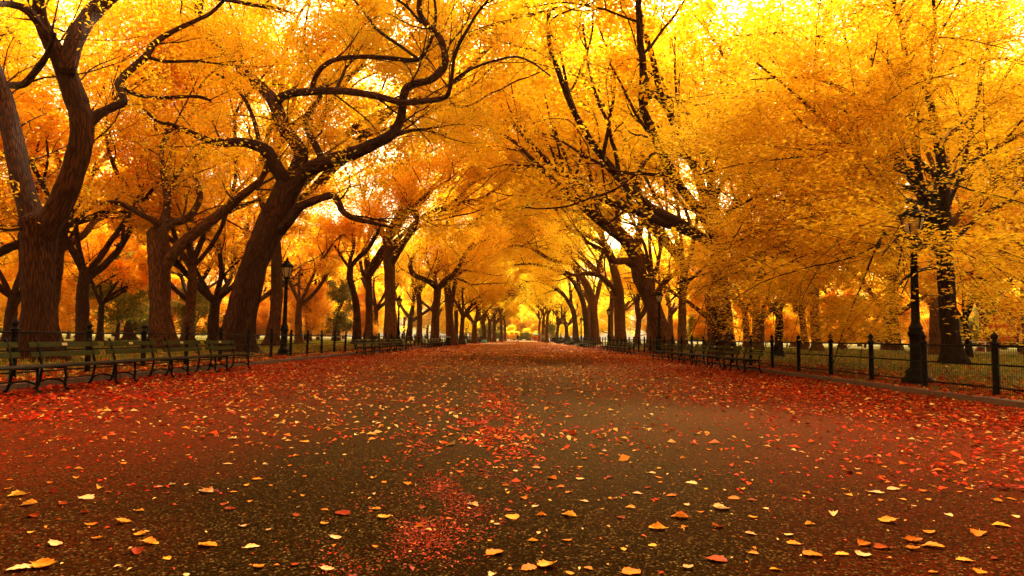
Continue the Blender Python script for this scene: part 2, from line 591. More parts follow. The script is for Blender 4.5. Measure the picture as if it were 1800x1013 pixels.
def make_bushy(seed, H=8.0, r=.2, size=.2, per=26, low=1.2, spread=3.0):
    """round tree or tall shrub clothed almost to the ground"""
    G = Grow(seed, leaf_lvl=1, maxlvl=2, nch=(6, 4), wig=(.12, .2, .3, .3), up=(.03, .02, .0, 0))
    g = G.r
    pts = catmull([(0, 0, -.3), (.1, .05, H*.3), (-.05, .1, H*.6), (.1, 0, H*.9)], 4)
    rad = np.linspace(1, .2, len(pts))*r
    G.wood.tube(pts, flare(pts, rad, 0, .4, .6), 10, False, .05, g)
    m = 16
    for k in range(m):
        t = low/H+(.92-low/H)*(k+.5)/m
        i = min(len(pts)-2, int(t/.9*(len(pts)-1)))
        a = k*2.4+g.uniform(-.4, .4)
        el = R(10+60*t*t)
        d = (math.cos(a)*math.cos(el), math.sin(a)*math.cos(el), math.sin(el))
        L = spread*g.uniform(.7, 1.2)*(1.05-.6*abs(t-.4))
        G.branch(pts[i], d, L, r*.35, 0)
        G.lp.append(pts[i])
    P = G.crown_points(per, (.34, .34, .26))
    return G.wood.mesh('trunk', True, True), leaves_mesh('crown', P, size, g, .5)

def place_tree(name, wm, lm, loc, rz, sc, bark, leaf, label, cat='tree', group=None):
    o = empty(name, loc, rz)
    o.scale = (sc, sc, sc*RNG.uniform(.93, 1.07))
    for nm, me, mt in (('trunk', wm, bark), ('crown', lm, leaf)):
        if len(me.materials) == 0:
            me.materials.append(mt)
        c = bpy.data.objects.new(nm, me)
        COL.objects.link(c)
        c.parent = o
        c.material_slots[0].link = 'OBJECT'
        c.material_slots[0].material = mt
    tag(o, label, cat, group)
    return o

def traced_tree(name, seed, Y, trunk, limbs, bark, leaf, label, per=26, size=.15, sig=(.34, .34, .24), grow=None, extra=(), z0=LAWN,
                dens=.9, clen=(2.2, 4.4), bias=(0, .55, .35), group=None, flat=.55, bare=0, env=None, front=1.0):
    """a tree whose trunk and main limbs follow the photo; every limb has its own depth and thickness"""
    kw = dict(rcap=.0016*Y, nch=(6, 4, 3), leaf_lvl=1, maxlvl=2, lr=(.5, .55, .5), wig=(.15, .24, .3, .3))
    kw.update(grow or {})
    G = Grow(seed, **kw)
    g = G.r
    k = 1/F
    P3 = [at(x, y, Y) for x, y, w in trunk]
    base = P3[0].copy()
    root = empty(name, (base[0], base[1], z0))
    org = np.array([base[0], base[1], z0])
    core = []
    def local(ps):
        return np.array(ps)-org
    ps = [np.array([base[0], base[1], z0-.4])]
    rs = [trunk[0][2]*.5*Y*k]
    for p, (x, y, w) in zip(P3, trunk):
        if p[2] > z0+.15:
            ps.append(p); rs.append(w*.5*Y*k)
    c = catmull(np.column_stack([np.array(ps), rs]), 5)
    pts, rad = local(c[:, :3]), c[:, 3]
    rad = flare(pts, rad, 0, .38, 1.0)
    core.append(np.column_stack([pts, rad]))
    tp = unit(pts[-1]-pts[-2])
    pts = np.vstack([pts]+[pts[-1]+tp*rad[-1]*o_ for o_ in (.35, .65, .85)])
    rad = np.concatenate([rad, rad[-1]*np.array([.9, .6, .15])])
    tw = MB()
    tw.tube(pts, rad, 30, True, .06, g, roots=0)
    build('trunk', tw, bark, root, True, True)
    for lb in limbs:
        line, d0, d1 = lb[:3]
        opt = lb[3] if len(lb) > 3 else {}
        n = len(line)
        q = []
        for i, (x, y, w) in enumerate(line):
            t = i/(n-1)
            yy = Y+d0+(d1-d0)*t+.35*math.sin(t*5+seed)*(min(t*3, 1))
            p = at(x, y, yy)
            q.append((*p, w*.5*yy*k))
        c = catmull(q, 6)
        pts, rad = local(c[:, :3]), np.maximum(c[:, 3], .012)
        lm_ = MB()
        lm_.tube(pts, rad, G.sides(rad[0]), True, .05, g)
        build('limb', lm_, bark, root, True, True)
        core.append(np.column_stack([pts, rad]))
        Ln = np.sum(np.linalg.norm(np.diff(pts, axis=0), axis=1))
        cnt = max(2, int(Ln*opt.get('dens', dens)))
        cl = g.uniform(*clen)
        G.after(pts, rad*.75, opt.get('clen', cl)/G.lr[0], 0, nch=cnt, t0=opt.get('t0', .22), bias=np.array(opt.get('bias', bias)), leafy=False)
    for (li, t, d, L, r) in extra:
        lp_ = core[li+1]
        q = lp_[min(len(lp_)-1, int(t*(len(lp_)-1)))]
        G.branch(q[:3], d, L, min(r, q[3]*.8), 0)
    bm_ = G.wood
    if bm_.n:
        build('branchwork', bm_, bark, root, True, True)
    P = G.crown_points(per, sig)
    if bare:
        cc = np.concatenate(core)
        cc = cc[cc[:, 3] > .05]
        ok = np.ones(len(P), bool)
        for q in cc[::2]:
            ok &= np.sum((P-q[:3])**2, 1) > (bare*min(1, q[3]/.22))**2
        P = P[ok | (g.random(len(P)) < .06)]
    if front < 1:                           # few leaves hang on the side towards the path's near end
        P = P[(P[:, 1] > -.6) | (g.random(len(P)) < front)]
    if env is not None:                     # the crown's own outline
        q = (P+org-np.array(env[0]))/np.array(env[1])
        P = P[np.sum(q*q, 1) < 1+g.normal(0, .12, len(P))]
        # the boughs part on the path side and leave the lower trunk open
        u_ = -P[:, 0]*.546-P[:, 1]*.838
        w_ = np.abs(P[:, 0]*.838-P[:, 1]*.546+.25)
        P = P[~((u_ > -.6) & (u_ < 12.5) & (w_ < .95) & (P[:, 2] < 6.4)) | (g.random(len(P)) < .05)]
    obj('crown', leaves_mesh('crown', P, size, g, flat), leaf, root)
    tag(root, label, 'tree', group)
    return root, G


# ------------------------------------------------------------------ ground
FX_L, FX_R = -10.1, 9.2          # fences
KX_L, KX_R = -9.35, 8.55         # kerbs
PATH_END = 235.0
def sheet(name, xs, ys, zf, mat):
    v = [(x, y, zf(x, y)) for y in ys for x in xs]
    n = len(xs)
    f = [(j*n+i, j*n+i+1, (j+1)*n+i+1, (j+1)*n+i) for j in range(len(ys)-1) for i in range(n-1)]
    me = bpy.data.meshes.new(name)
    me.from_pydata(v, [], f)
    me.polygons.foreach_set('use_smooth', [True]*len(f))
    return tag(obj(name, me, mat), kind='structure')
ys_ = [-30, 0, 10, 20, 30, 45, 60, 80, 100, 130, 160, 200, PATH_END]
sheet('path', [KX_L, -6, -3, 0, 3, 6, KX_R], ys_, lambda x, y: .05*(1-(x/9)**2)-.05, M['path'])
xs_l = [-330, -200, -90, -50, -30, -22, -17, -14, -13, -12, -11, -10.1, KX_L-.16]
sheet('lawn', xs_l, ys_, lambda x, y: lawn_z(x)+.05*math.sin(x*.35)*math.sin(y*.21)*min(1, (abs(x)-9.3)/6), M['lawn'])
sheet('lawn', [-x-.8 for x in reversed(xs_l)], ys_, lambda x, y: lawn_z(x)+.05*math.sin(x*.33)*math.sin(y*.23)*min(1, max(0, abs(x)-9)/6), M['lawn'])
sheet('far_lawn', [-330, -60, -20, 0, 20, 60, 330], [PATH_END, 300, 440], lambda x, y: .02, M['lawn'])
for nm, kx, lab in (('kerb', KX_L-.08, 'stone kerb along the left edge of the path'), ('kerb', KX_R+.08, 'stone kerb along the right edge of the path')):
    mb = MB()
    y = -2.0
    while y < PATH_END:
        ln = 1.5 if y < 60 else 6.0
        mb.box((kx+RNG.normal(0, .006), y+ln/2, .0+RNG.normal(0, .006)), (.16, ln-.012, .17))
        y += ln
    o = build('kerb', mb, M['kerb'])
    tag(o, lab, kind='structure')

# ------------------------------------------------------------------ fences
def make_fence(x, y0, y1, phase, label):
    root = empty('iron_fence', (x, y0, 0))
    zb = .05
    ph = (phase-y0) % 2.35
    post = MB()
    post.lathe([(.062, -.25), (.062, .98), (.085, 1.0), (.085, 1.03), (.062, 1.05), (.05, 1.07), (.038, 1.09), (.055, 1.115),
                (.066, 1.15), (.055, 1.185), (.03, 1.205), (.012, 1.235), (.004, 1.25)], sides=12)
    pm = post.mesh('post', True)
    pm.set_sharp_from_angle(angle=R(38))
    pm.materials.append(M['iron'])
    y = ph
    while y < y1-y0:
        o = bpy.data.objects.new('post', pm)
        COL.objects.link(o)
        o.parent = root
        o.location = (0, y, zb+RNG.normal(0, .006))
        o.rotation_euler = (RNG.normal(0, .008), RNG.normal(0, .008), 0)
        y += 2.35
    for h, rr in ((.97, .021), (.60, .019), (.16, .019)):
        mb = MB()
        n = int((y1-y0)/2.35)+1
        pts = [(0, min(i*2.35, y1-y0), zb+h+.004*math.sin(i*1.7)) for i in range(n+1)]
        mb.tube(pts, rr, 8)
        build('rail', mb, M['iron'], root)
    mb = MB()
    y = .03
    while y < 62:
        d = y+y0
        t = .0028 if d < 30 else .004
        mb.tube([(.02, y, zb+.03), (.02, y, zb+.95)], t, 4, False)
        y += .062 if d < 30 else .10
    for h in (.06, .40, .78, .92):
        mb.tube([(.024, 0, zb+h), (.024, 31, zb+h), (.024, 62, zb+h)], .003, 4, False)
    build('wire_mesh', mb, M['iron'], root)
    tag(root, label, 'fence')
make_fence(FX_L, 9.5, 215, 25.3, 'low black iron post and rail fence with wire mesh left of the path')
make_fence(FX_R, 9.0, 215, 13.4, 'low black iron post and rail fence with wire mesh right of the path')

# ------------------------------------------------------------------ benches
def bench_proto():
    root = empty('park_bench')
    L, LB = 2.29, 2.02
    mb = MB()
    for i, yy in enumerate((.36, .27, .18, .09, .0)):
        mb.box((0, yy, .435-.012*(4-i if i > 3 else 0)+(.0 if i else -.008)), (L, .078, .034))
    build('seat', mb, M['wood_dark'], root)
    for z, yy, pl in ((.80, -.165, True), (.625, -.115, False)):
        mb = MB()
        tl = R(14)
        rot = ((1, 0, 0), (0, math.cos(tl), -math.sin(tl)), (0, math.sin(tl), math.cos(tl)))
        mb.box((0, yy, z), (LB, .03, .095), rot)
        b = build('back_slat', mb, M['wood_green'], root)
        if pl:
            q = MB(); q.box((.05, yy+.018, z+.006), (.15, .006, .05), rot)
            build('plaque', q, M['brass'], b)
    for sx in (-.78, .78):
        mb = MB()
        def strap(p, w=.022):
            mb.tube(catmull([(sx, a, b) for a, b in p], 4), w, 6, True)
        strap([(.47, .015), (.43, .02), (.39, .10), (.40, .24), (.38, .36), (.40, .41)], .026)     # front leg with a splayed foot
        strap([(-.17, .015), (-.13, .02), (-.09, .12), (-.06, .28), (-.05, .41), (-.09, .55), (-.15, .74), (-.19, .87), (-.22, .90)], .026)
        strap([(.41, .405), (.2, .398), (-.06, .40)], .024)
        strap([(.39, .12), (.28, .17), (.15, .185), (.02, .17), (-.09, .13)], .018)
        build('frame', mb, M['iron'], root)
    mb = MB()
    mb.tube([(-.78, .15, .185), (.78, .15, .185)], .013, 6)
    build('stretcher', mb, M['iron'], root)
    return root
proto = bench_proto()
bpy.context.view_layer.update()
note_kids(proto)
ORD = ['nearest', 'second', 'third', 'fourth', 'fifth', 'sixth', 'seventh', 'eighth', 'ninth', 'tenth']
nb = [0]
def bench_row(side, x, y0, n, rowname, pitch=2.3, labels=None):
    for i in range(n):
        o = proto if nb[0] == 0 else copy_tree(proto)
        nb[0] += 1
        o.location = (x+RNG.normal(0, .015), y0+pitch*(i+.5), .0)
        o.rotation_euler = (0, 0, (-math.pi/2 if side < 0 else math.pi/2)+RNG.normal(0, .006))
        lab = labels[i] if labels else '%s bench in the %s' % (ORD[i], rowname)
        tag(o, lab, 'bench', 'slatted park benches along the path')
bench_row(-1, -8.68, 9.75, 5, '', labels=[
    'olive slatted bench cut off by the left edge of the photo',
    'long olive slatted bench in front of the thick forked trunk at far left',
    'olive slatted bench third in the near left row',
    'olive slatted bench fourth in the near left row, beside the end one',
    'olive slatted bench at the far end of the near left row'])
bench_row(-1, -8.68, 36.2, 7, 'second row on the left, beyond the first lamp post')
bench_row(-1, -8.68, 60.5, 7, 'third row on the left, far along the path')
bench_row(-1, -8.68, 84, 8, 'fourth row on the left, far along the path')
bench_row(-1, -8.68, 112, 9, 'fifth row on the left, very far along the path')
bench_row(-1, -8.68, 142, 9, 'last row on the left, near the end of the path')
bench_row(1, 7.75, 22.2, 7, 'near right row, under the broad ochre tree')
bench_row(1, 7.85, 47.5, 7, 'second row on the right, beyond the right lamp post')
bench_row(1, 7.85, 73, 8, 'third row on the right, far along the path')
bench_row(1, 7.85, 101, 8, 'fourth row on the right, very far along the path')
bench_row(1, 7.85, 130, 9, 'last row on the right, near the end of the path')

# ------------------------------------------------------------------ lamp posts
def lamp_proto():
    root = empty('street_lamp')
    mb = MB()
    mb.lathe([(.36, -.2), (.36, .10), (.34, .13), (.27, .16), (.25, .22), (.26, .30), (.20, .36)], sides=8, ph=R(22.5))
    build('base', mb, M['iron'], root)
    mb = MB()
    mb.lathe([(.17, .34), (.155, .45), (.145, 1.05), (.15, 1.12), (.185, 1.18), (.19, 1.24), (.15, 1.30), (.165, 1.36), (.12, 1.45), (.095, 1.55),
              (.088, 1.8), (.070, 3.2), (.066, 3.35), (.095, 3.38), (.095, 3.42), (.07, 3.45), (.085, 3.55), (.115, 3.62), (.10, 3.66)], sides=16)
    for k in range(16):
        a = 2*math.pi*k/16
        mb.tube([(.092*math.cos(a), .092*math.sin(a), 1.56), (.069*math.cos(a), .069*math.sin(a), 3.3)], .009, 4)
    build('pole', mb, M['iron'], root)
    mb = MB()
    mb.lathe([(.105, 3.66), (.15, 3.74), (.20, 3.88), (.245, 4.06), (.255, 4.12)], sides=16)
    g = build('lantern_glass', mb, M['glass'], root)
    mb = MB()
    for k in range(6):
        a = 2*math.pi*k/6+.3
        mb.tube(catmull([(r*math.cos(a), r*math.sin(a), z) for r, z in ((.12, 3.64), (.165, 3.74), (.213, 3.88), (.258, 4.06), (.268, 4.12))], 3), .017, 6)
    mb.lathe([(.13, 3.62), (.13, 3.67), (.11, 3.67)], sides=16)
    mb.lathe([(.262, 4.10), (.295, 4.11), (.295, 4.15), (.25, 4.16)], sides=16)
    build('lantern_frame', mb, M['iron'], root)
    mb = MB()
    mb.lathe([(.285, 4.15), (.27, 4.20), (.20, 4.29), (.13, 4.33), (.14, 4.37), (.10, 4.42), (.05, 4.45), (.065, 4.49), (.05, 4.53), (.015, 4.58), (.004, 4.64)], sides=16)
    for k in range(8):
        a = 2*math.pi*k/8
        mb.tube([(.285*math.cos(a), .285*math.sin(a), 4.14), (.30*math.cos(a), .30*math.sin(a), 4.21)], .016, 5)
    build('lantern_cap', mb, M['iron'], root)
    return root
lp = lamp_proto()
bpy.context.view_layer.update()
note_kids(lp)
LG = 'lamp posts lining the path'
for i, (x, y, s, lab) in enumerate((
        (-10.75, 31, .98, 'black lamp post behind the left fence beside the leaning twisted tree'),
        (-10.75, 60, 1, 'black lamp post second along the left fence, beside the straight grey-brown trunk'),
        (-10.75, 89, 1, 'black lamp post third along the left fence'),
        (-10.75, 126, 1, 'black lamp post fourth along the left fence'),
        (-10.75, 152, 1, 'black lamp post fifth and smallest along the left fence'),
        (9.75, 17.0, .99, 'tall black lamp post at right with its head lost in ochre leaves'),
        (9.9, 49, 1, 'black lamp post beside the reddish leaning trunk on the right'),
        (9.9, 77, 1, 'black lamp post third along the right fence'),
        (9.9, 112, 1, 'black lamp post fourth along the right fence'),
        (9.9, 146, 1, 'black lamp post fifth and smallest along the right fence'))):
    o = lp if i == 0 else copy_tree(lp)
    o.location = (x, y, .08)
    o.rotation_euler = (0, 0, .5*i)
    o.scale = (s, s, s)
    tag(o, lab, 'street lamp', LG)

# ------------------------------------------------------------------ the big trees that the photo shows limb by limb
traced_tree('elm_tree', 11, 19.5,
    [(72, 632, 59.0), (70, 560, 54.9), (68, 480, 50.8), (68, 420, 54.0), (68, 395, 57.3)],
    [([(70, 420, 36.0), (55, 375, 37.7), (40, 325, 36.0), (28, 270, 34.4), (18, 217, 31.1), (6, 166, 27.0), (-16, 105, 22.9), (-40, 40, 18.0)], 0, 3),
     ([(74, 420, 40.9), (100, 372, 42.6), (124, 315, 38.5), (142, 255, 39.2), (142, 205, 39.2), (125, 150, 36.0), (106, 105, 32.7), (86, 68, 27.8), (72, 35, 22.1), (68, -8, 19.6), (66, -60, 16.4)], 0, -1.5),
     ([(116, 128, 27.8), (132, 70, 30.3), (158, 28, 29.5), (190, -4, 26.2), (230, -50, 22.9)], -.8, 1.5),
     ([(90, 75, 16.4), (52, 22, 14.7), (20, 8, 12.3), (-8, 8, 10.6)], -1.1, -3),
     ([(148, 225, 21.3), (172, 202, 18.0), (196, 190, 14.7), (217, 178, 14.0), (209, 147, 14.0), (226, 126, 13.1), (256, 100, 12.3), (272, 76, 11.4), (305, 55, 9.0), (345, 36, 7.3), (372, 22, 6.5), (402, -8, 5.8)], -.5, 4, {'dens': .35}),
     ([(210, 150, 8.2), (228, 162, 7.3), (255, 170, 6.5), (285, 172, 6.5), (345, 170, 5.8), (372, 178, 4.9)], 1.0, 4, {'t0': .5, 'dens': .3}),
     ([(20, 150, 13.1), (42, 148, 13.1), (62, 126, 12.3), (82, 98, 10.6), (96, 60, 8.2)], .8, -2),
     ([(40, 402, 5.8), (15, 405, 4.9), (-10, 400, 4.1)], -.3, -1)],
    M['bark'], M['amber'], 'huge dark forked elm trunk behind the benches at far left', per=34, size=.12, bare=1.7, front=.4, bias=(0, 1.1, .5),
    extra=[(1, 1, (.3, .7, .6), 6, .14), (2, .9, (.7, .8, .4), 6, .12), (0, .6, (-.4, .8, .6), 6, .1), (4, .55, (.3, .9, .3), 5, .06)])

traced_tree('elm_tree', 23, 31.0,
    [(416, 603, 52.1), (430, 530, 49.3), (447, 465, 46.5), (466, 419, 45.6), (488, 366, 42.8), (505, 328, 42.8)],
    [([(500, 345, 31.6), (519, 308, 30.7), (529, 270, 26.0), (515, 246, 23.2), (497, 222, 23.2), (484, 185, 23.2), (466, 160, 20.5), (441, 137, 19.5), (412, 108, 18.6), (383, 79, 17.7), (356, 50, 15.8), (350, 20, 14.9), (354, -10, 14.0), (370, -60, 11.2)], 0, 3.0),
     ([(503, 350, 29.8), (530, 308, 27.9), (560, 291, 26.0), (600, 277, 24.2), (632, 265, 23.2), (665, 250, 20.5), (690, 235, 17.7), (703, 212, 16.7), (708, 186, 14.9), (712, 160, 14.9), (728, 148, 14.0), (756, 141, 13.0), (777, 124, 13.0), (783, 104, 13.0), (777, 75, 12.1), (764, 55, 11.2), (748, 41, 11.2), (737, 18, 10.2), (742, -20, 9.3), (760, -60, 7.4)], 0, -3.5),
     ([(510, 330, 27.9), (497, 312, 26.0), (482, 288, 25.1), (468, 266, 23.2), (445, 254, 18.6), (418, 250, 15.8), (391, 251, 14.9), (365, 246, 13.0), (341, 236, 11.2), (322, 228, 9.3), (300, 219, 7.4), (278, 214, 5.6), (250, 190, 3.7)], 0, -3.0),
     ([(492, 405, 22.3), (507, 388, 19.5), (525, 366, 15.8), (555, 352, 14.0), (584, 344, 13.0), (595, 356, 12.1), (603, 372, 11.2), (622, 384, 10.2), (650, 391, 7.4), (690, 400, 3.7)], 0, -2.5),
     ([(484, 186, 15.8), (496, 170, 14.9), (515, 164, 14.0), (550, 161, 14.0), (590, 160, 13.0), (628, 163, 12.1), (665, 170, 12.1), (706, 180, 11.2), (745, 178, 10.2), (781, 172, 9.3), (791, 155, 7.4), (795, 130, 6.5), (798, 104, 6.5), (806, 80, 6.5), (820, 55, 5.6), (838, 25, 4.7), (862, -5, 3.7)], 1.1, -6.0),
     ([(548, 163, 9.3), (553, 140, 9.3), (566, 119, 9.3), (590, 105, 9.3), (632, 100, 8.4), (680, 102, 8.4), (730, 106, 8.4), (745, 95, 7.4), (758, 70, 6.5), (766, 30, 5.6), (762, -15, 4.7)], .5, -1.0),
     ([(790, 150, 5.6), (810, 132, 5.6), (839, 117, 4.7), (870, 107, 4.7), (905, 100, 3.7), (935, 110, 3.7), (968, 134, 2.8)], -4.5, -8, {'t0': .4}),
     ([(738, 106, 5.6), (705, 82, 5.6), (665, 54, 5.6), (645, 28, 4.7), (622, 0, 3.7)], -1.5, 1),
     ([(570, 290, 14.9), (558, 262, 13.0), (546, 240, 12.1), (537, 215, 11.2), (545, 195, 9.3), (560, 175, 7.4), (572, 140, 5.6)], 0, 4),
     ([(470, 275, 8.4), (455, 245, 8.4), (446, 210, 7.4), (430, 175, 6.5), (405, 145, 4.7), (380, 130, 3.7)], 0, 3),
     ([(740, 40, 5.6), (715, 12, 5.6), (690, -6, 4.7)], -3.2, -5)],
    M['bark'], M['gold'], 'leaning dark elm with snaking limbs behind the left fence beside the lamp post', per=30, size=.14, bare=2.0, front=.3, bias=(0, 1.3, .5),
    extra=[(0, .95, (.2, .6, .7), 8, .14), (1, .97, (.6, .2, .6), 8, .1), (4, .25, (.1, .8, .6), 7, .09), (1, .3, (.4, .9, .3), 7, .10), (0, .6, (-.3, .8, .5), 7, .10), (4, .97, (.7, -.1, .4), 6, .05), (0, .4, (.2, .9, .6), 7, .1)], dens=.7)

traced_tree('elm_tree', 31, 33.0,
    [(285, 598, 42), (282, 555, 36), (282, 500, 34), (280, 450, 35), (277, 412, 36)],
    [([(290, 470, 20), (305, 446, 20), (330, 420, 19), (355, 400, 19), (395, 370, 17), (420, 348, 15), (446, 328, 13), (462, 310, 10), (470, 285, 8)], 0, -2.5),
     ([(280, 420, 20), (288, 388, 16), (294, 362, 14), (292, 330, 12), (286, 300, 10), (284, 268, 9), (291, 240, 8), (296, 215, 6)], 0, 2),
     ([(281, 408, 14), (272, 390, 11), (250, 378, 10), (228, 366, 9), (205, 356, 8), (180, 357, 7), (154, 358, 5)], 0, -3),
     ([(293, 360, 9), (300, 335, 8), (312, 308, 7), (335, 283, 6), (362, 254, 4)], .3, 4),
     ([(283, 412, 18), (300, 392, 15), (322, 388, 14), (340, 372, 12), (352, 345, 10), (344, 315, 8)], 0, 3)],
    M['bark_mid'], M['orange'], 'gnarled brown trunk with burr between the two big left elms', per=24, bare=1.6, bias=(0, 1, .4), size=.15,
    extra=[(4, .2, (-.4, .5, .7), 7, .1), (1, .8, (.2, .5, .8), 6, .06), (0, .7, (.6, .5, .7), 6, .08)])

traced_tree('elm_tree', 41, 62.0,
    [(687, 590, 25), (686, 540, 20), (685, 490, 19), (683, 450, 19), (681, 420, 17)],
    [([(681, 424, 15), (684, 408, 14), (692, 395, 12), (700, 378, 10), (706, 360, 8), (712, 330, 6)], 0, -3),
     ([(687, 465, 13), (697, 448, 12), (708, 430, 11), (718, 415, 10), (727, 403, 9), (733, 385, 8), (730, 372, 7), (718, 366, 5)], 0, -4),
     ([(680, 425, 9), (668, 408, 7), (655, 395, 5), (640, 370, 4)], 0, 3)],
    M['bark_pale'], M['amber'], 'straight pale brown trunk beside the second left lamp post', per=30, size=.2, sig=(.5, .5, .4), dens=.7, clen=(3.5, 6),
    extra=[(-1, .98, (.5, .3, .8), 9, .25), (-1, .96, (-.5, .6, .8), 9, .22), (0, .5, (.9, -.4, .6), 9, .18)])

traced_tree('elm_tree', 43, 60.0,
    [(627, 592, 14), (627, 545, 12), (622, 515, 11), (615, 490, 11), (616, 468, 10)],
    [([(616, 470, 9), (628, 455, 8), (642, 443, 8), (655, 425, 7), (665, 406, 6), (670, 380, 4)], 0, -3),
     ([(615, 475, 8), (616, 455, 7), (622, 435, 6), (620, 410, 5), (624, 385, 4)], 0, 3)],
    M['bark'], M['orange'], 'thin crooked dark trunk left of the straight pale one', per=30, size=.2, sig=(.5, .5, .4), clen=(3, 5),
    extra=[(-1, .97, (-.6, .5, .6), 7, .15)])

traced_tree('elm_tree', 47, 77.0,
    [(764, 592, 15), (766, 550, 13), (768, 525, 13), (769, 506, 14)],
    [([(769, 508, 10), (757, 497, 10), (743, 490, 9), (730, 485, 9), (722, 474, 8), (722, 460, 7), (730, 445, 5)], 0, -4),
     ([(769, 508, 10), (782, 494, 10), (797, 482, 9), (808, 465, 8), (818, 446, 7), (832, 428, 5)], 0, -5),
     ([(768, 508, 8), (764, 485, 7), (772, 462, 6), (776, 435, 5)], 0, 4)],
    M['bark_mid'], M['gold'], 'forked elm with looping limbs beyond the straight pale trunk', per=32, size=.24, sig=(.6, .6, .45), clen=(4, 6.5),
    extra=[(-1, .95, (.8, .1, .6), 9, .2), (-1, .97, (-.3, .6, .8), 9, .2)])
traced_tree('elm_tree', 53, 84.0,
    [(792, 592, 15), (789, 540, 13), (785, 490, 12), (782, 450, 11), (781, 410, 10)],
    [([(790, 560, 9), (796, 520, 8), (803, 480, 7), (806, 445, 6), (812, 410, 4)], 0, 2),
     ([(781, 412, 7), (788, 390, 6), (800, 370, 5)], 0, -5), ([(781, 415, 7), (775, 395, 6), (765, 375, 4)], 0, 3)],
    M['bark_mid'], M['gold'], 'tall double stemmed elm right of the forked elm', per=32, size=.24, sig=(.6, .6, .45), clen=(4, 6.5),
    extra=[(-1, .95, (.9, .1, .7), 10, .2)])

# right side
traced_tree('elm_tree', 61, 56.0,
    [(1166, 600, 33), (1155, 560, 29), (1143, 525, 28), (1128, 492, 27), (1118, 462, 25), (1112, 440, 22)],
    [([(1114, 446, 22), (1098, 424, 19), (1070, 401, 17), (1038, 374, 16), (1010, 350, 14), (983, 327, 12), (955, 300, 10), (930, 275, 8), (905, 250, 6), (880, 235, 4)], 0, -9),
     ([(1116, 460, 18), (1122, 420, 14), (1128, 375, 12), (1122, 330, 10), (1130, 280, 8), (1120, 225, 5)], 0, 2),
     ([(1114, 468, 14), (1100, 459, 13), (1086, 460, 11), (1074, 455, 9), (1060, 440, 7), (1030, 425, 5)], 0, -4),
     ([(1150, 545, 14), (1158, 512, 12), (1172, 492, 10), (1190, 478, 8)], 0, -2),
     ([(1060, 394, 9), (1048, 360, 8), (1040, 320, 7), (1030, 280, 6), (1010, 235, 5)], -3.5, -6),
     ([(1020, 360, 8), (1005, 325, 7), (1000, 290, 6), (985, 255, 5), (975, 225, 4)], -5, -9),
     ([(1085, 412, 9), (1085, 370, 8), (1075, 320, 7), (1080, 270, 5)], -2, 1)],
    M['bark_mid'], M['gold'], 'stout reddish leaning elm trunk behind the right lamp post beyond the benches', per=22, size=.2, bare=2.2, bias=(0, 1, .5), sig=(.5, .5, .38), dens=.6, clen=(3, 6),
    extra=[(1, .6, (-.5, .2, .8), 9, .2), (0, .45, (-.5, -.4, .6), 8, .14)])
traced_tree('elm_tree', 67, 79.0,
    [(1090, 595, 21), (1089, 550, 18), (1088, 515, 17), (1083, 488, 15), (1076, 462, 13)],
    [([(1077, 464, 12), (1066, 436, 11), (1056, 410, 10), (1048, 380, 8), (1040, 345, 6)], 0, -4),
     ([(1085, 520, 9), (1072, 500, 9), (1052, 484, 9), (1030, 481, 8), (1010, 484, 6), (995, 478, 5)], 0, -5),
     ([(1052, 486, 7), (1052, 465, 6), (1060, 445, 5)], -3, -3),
     ([(1062, 430, 8), (1035, 415, 8), (1005, 405, 7), (985, 380, 5), (970, 355, 4)], -1.5, -8),
     ([(1080, 470, 9), (1092, 445, 8), (1100, 415, 6)], 0, 4)],
    M['bark_pale'], M['gold'], 'upright pale elm trunk beside the second row of right benches', per=26, size=.24, bare=2.2, bias=(0, 1, .5), sig=(.6, .6, .45), dens=.55, clen=(4, 6.5),
    extra=[(0, .5, (-.8, -.2, .6), 10, .2)])
traced_tree('elm_tree', 71, 104.0,
    [(1046, 597, 17), (1044, 560, 14), (1042, 528, 13), (1032, 503, 12), (1020, 482, 11)],
    [([(1021, 484, 10), (1004, 451, 9), (988, 434, 8), (968, 420, 7), (940, 402, 6), (912, 394, 4), (882, 390, 3)], 0, -14),
     ([(1010, 462, 7), (990, 462, 7), (965, 455, 6), (940, 440, 5), (915, 432, 4), (890, 434, 3)], -2, -12),
     ([(1044, 545, 9), (1052, 510, 8), (1058, 480, 7), (1056, 445, 5)], 0, 3)],
    M['bark_mid'], M['yellow'], 'elm with long flat limbs arching over the path from the right', per=26, size=.28, bare=2.5, bias=(0, 1, .5), sig=(.7, .7, .5), dens=.5, clen=(4, 7),
    extra=[(-1, .98, (-.7, -.2, .7), 11, .2)])
traced_tree('elm_tree', 73, 120.0,
    [(1032, 598, 11), (1030, 565, 10), (1026, 535, 9), (1018, 512, 9)],
    [([(1018, 514, 8), (1004, 490, 7), (985, 478, 6), (962, 470, 5), (935, 464, 4), (905, 466, 3)], 0, -12),
     ([(1020, 516, 7), (1014, 485, 6), (1000, 455, 5)], 0, 2)],
    M['bark'], M['yellow'], 'dark elm with drooping arched limb deep in the right row', per=30, size=.28, sig=(.7, .7, .5), dens=.5, clen=(4, 7),
    extra=[(-1, .97, (-.6, .1, .7), 10, .2)])
traced_tree('elm_tree', 79, 138.0,
    [(1012, 598, 11), (1011, 570, 9), (1008, 548, 9), (1000, 530, 8)],
    [([(1000, 532, 7), (988, 515, 6), (972, 505, 5), (950, 496, 4), (925, 495, 3)], 0, -12),
     ([(1004, 535, 6), (1002, 505, 5), (996, 480, 4)], 0, 2)],
    M['bark'], M['yellow'], 'dark elm farthest of the arching trees on the right', per=30, size=.3, sig=(.8, .8, .6), dens=.5, clen=(4, 7),
    extra=[(-1, .97, (-.7, .1, .7), 9, .2)])

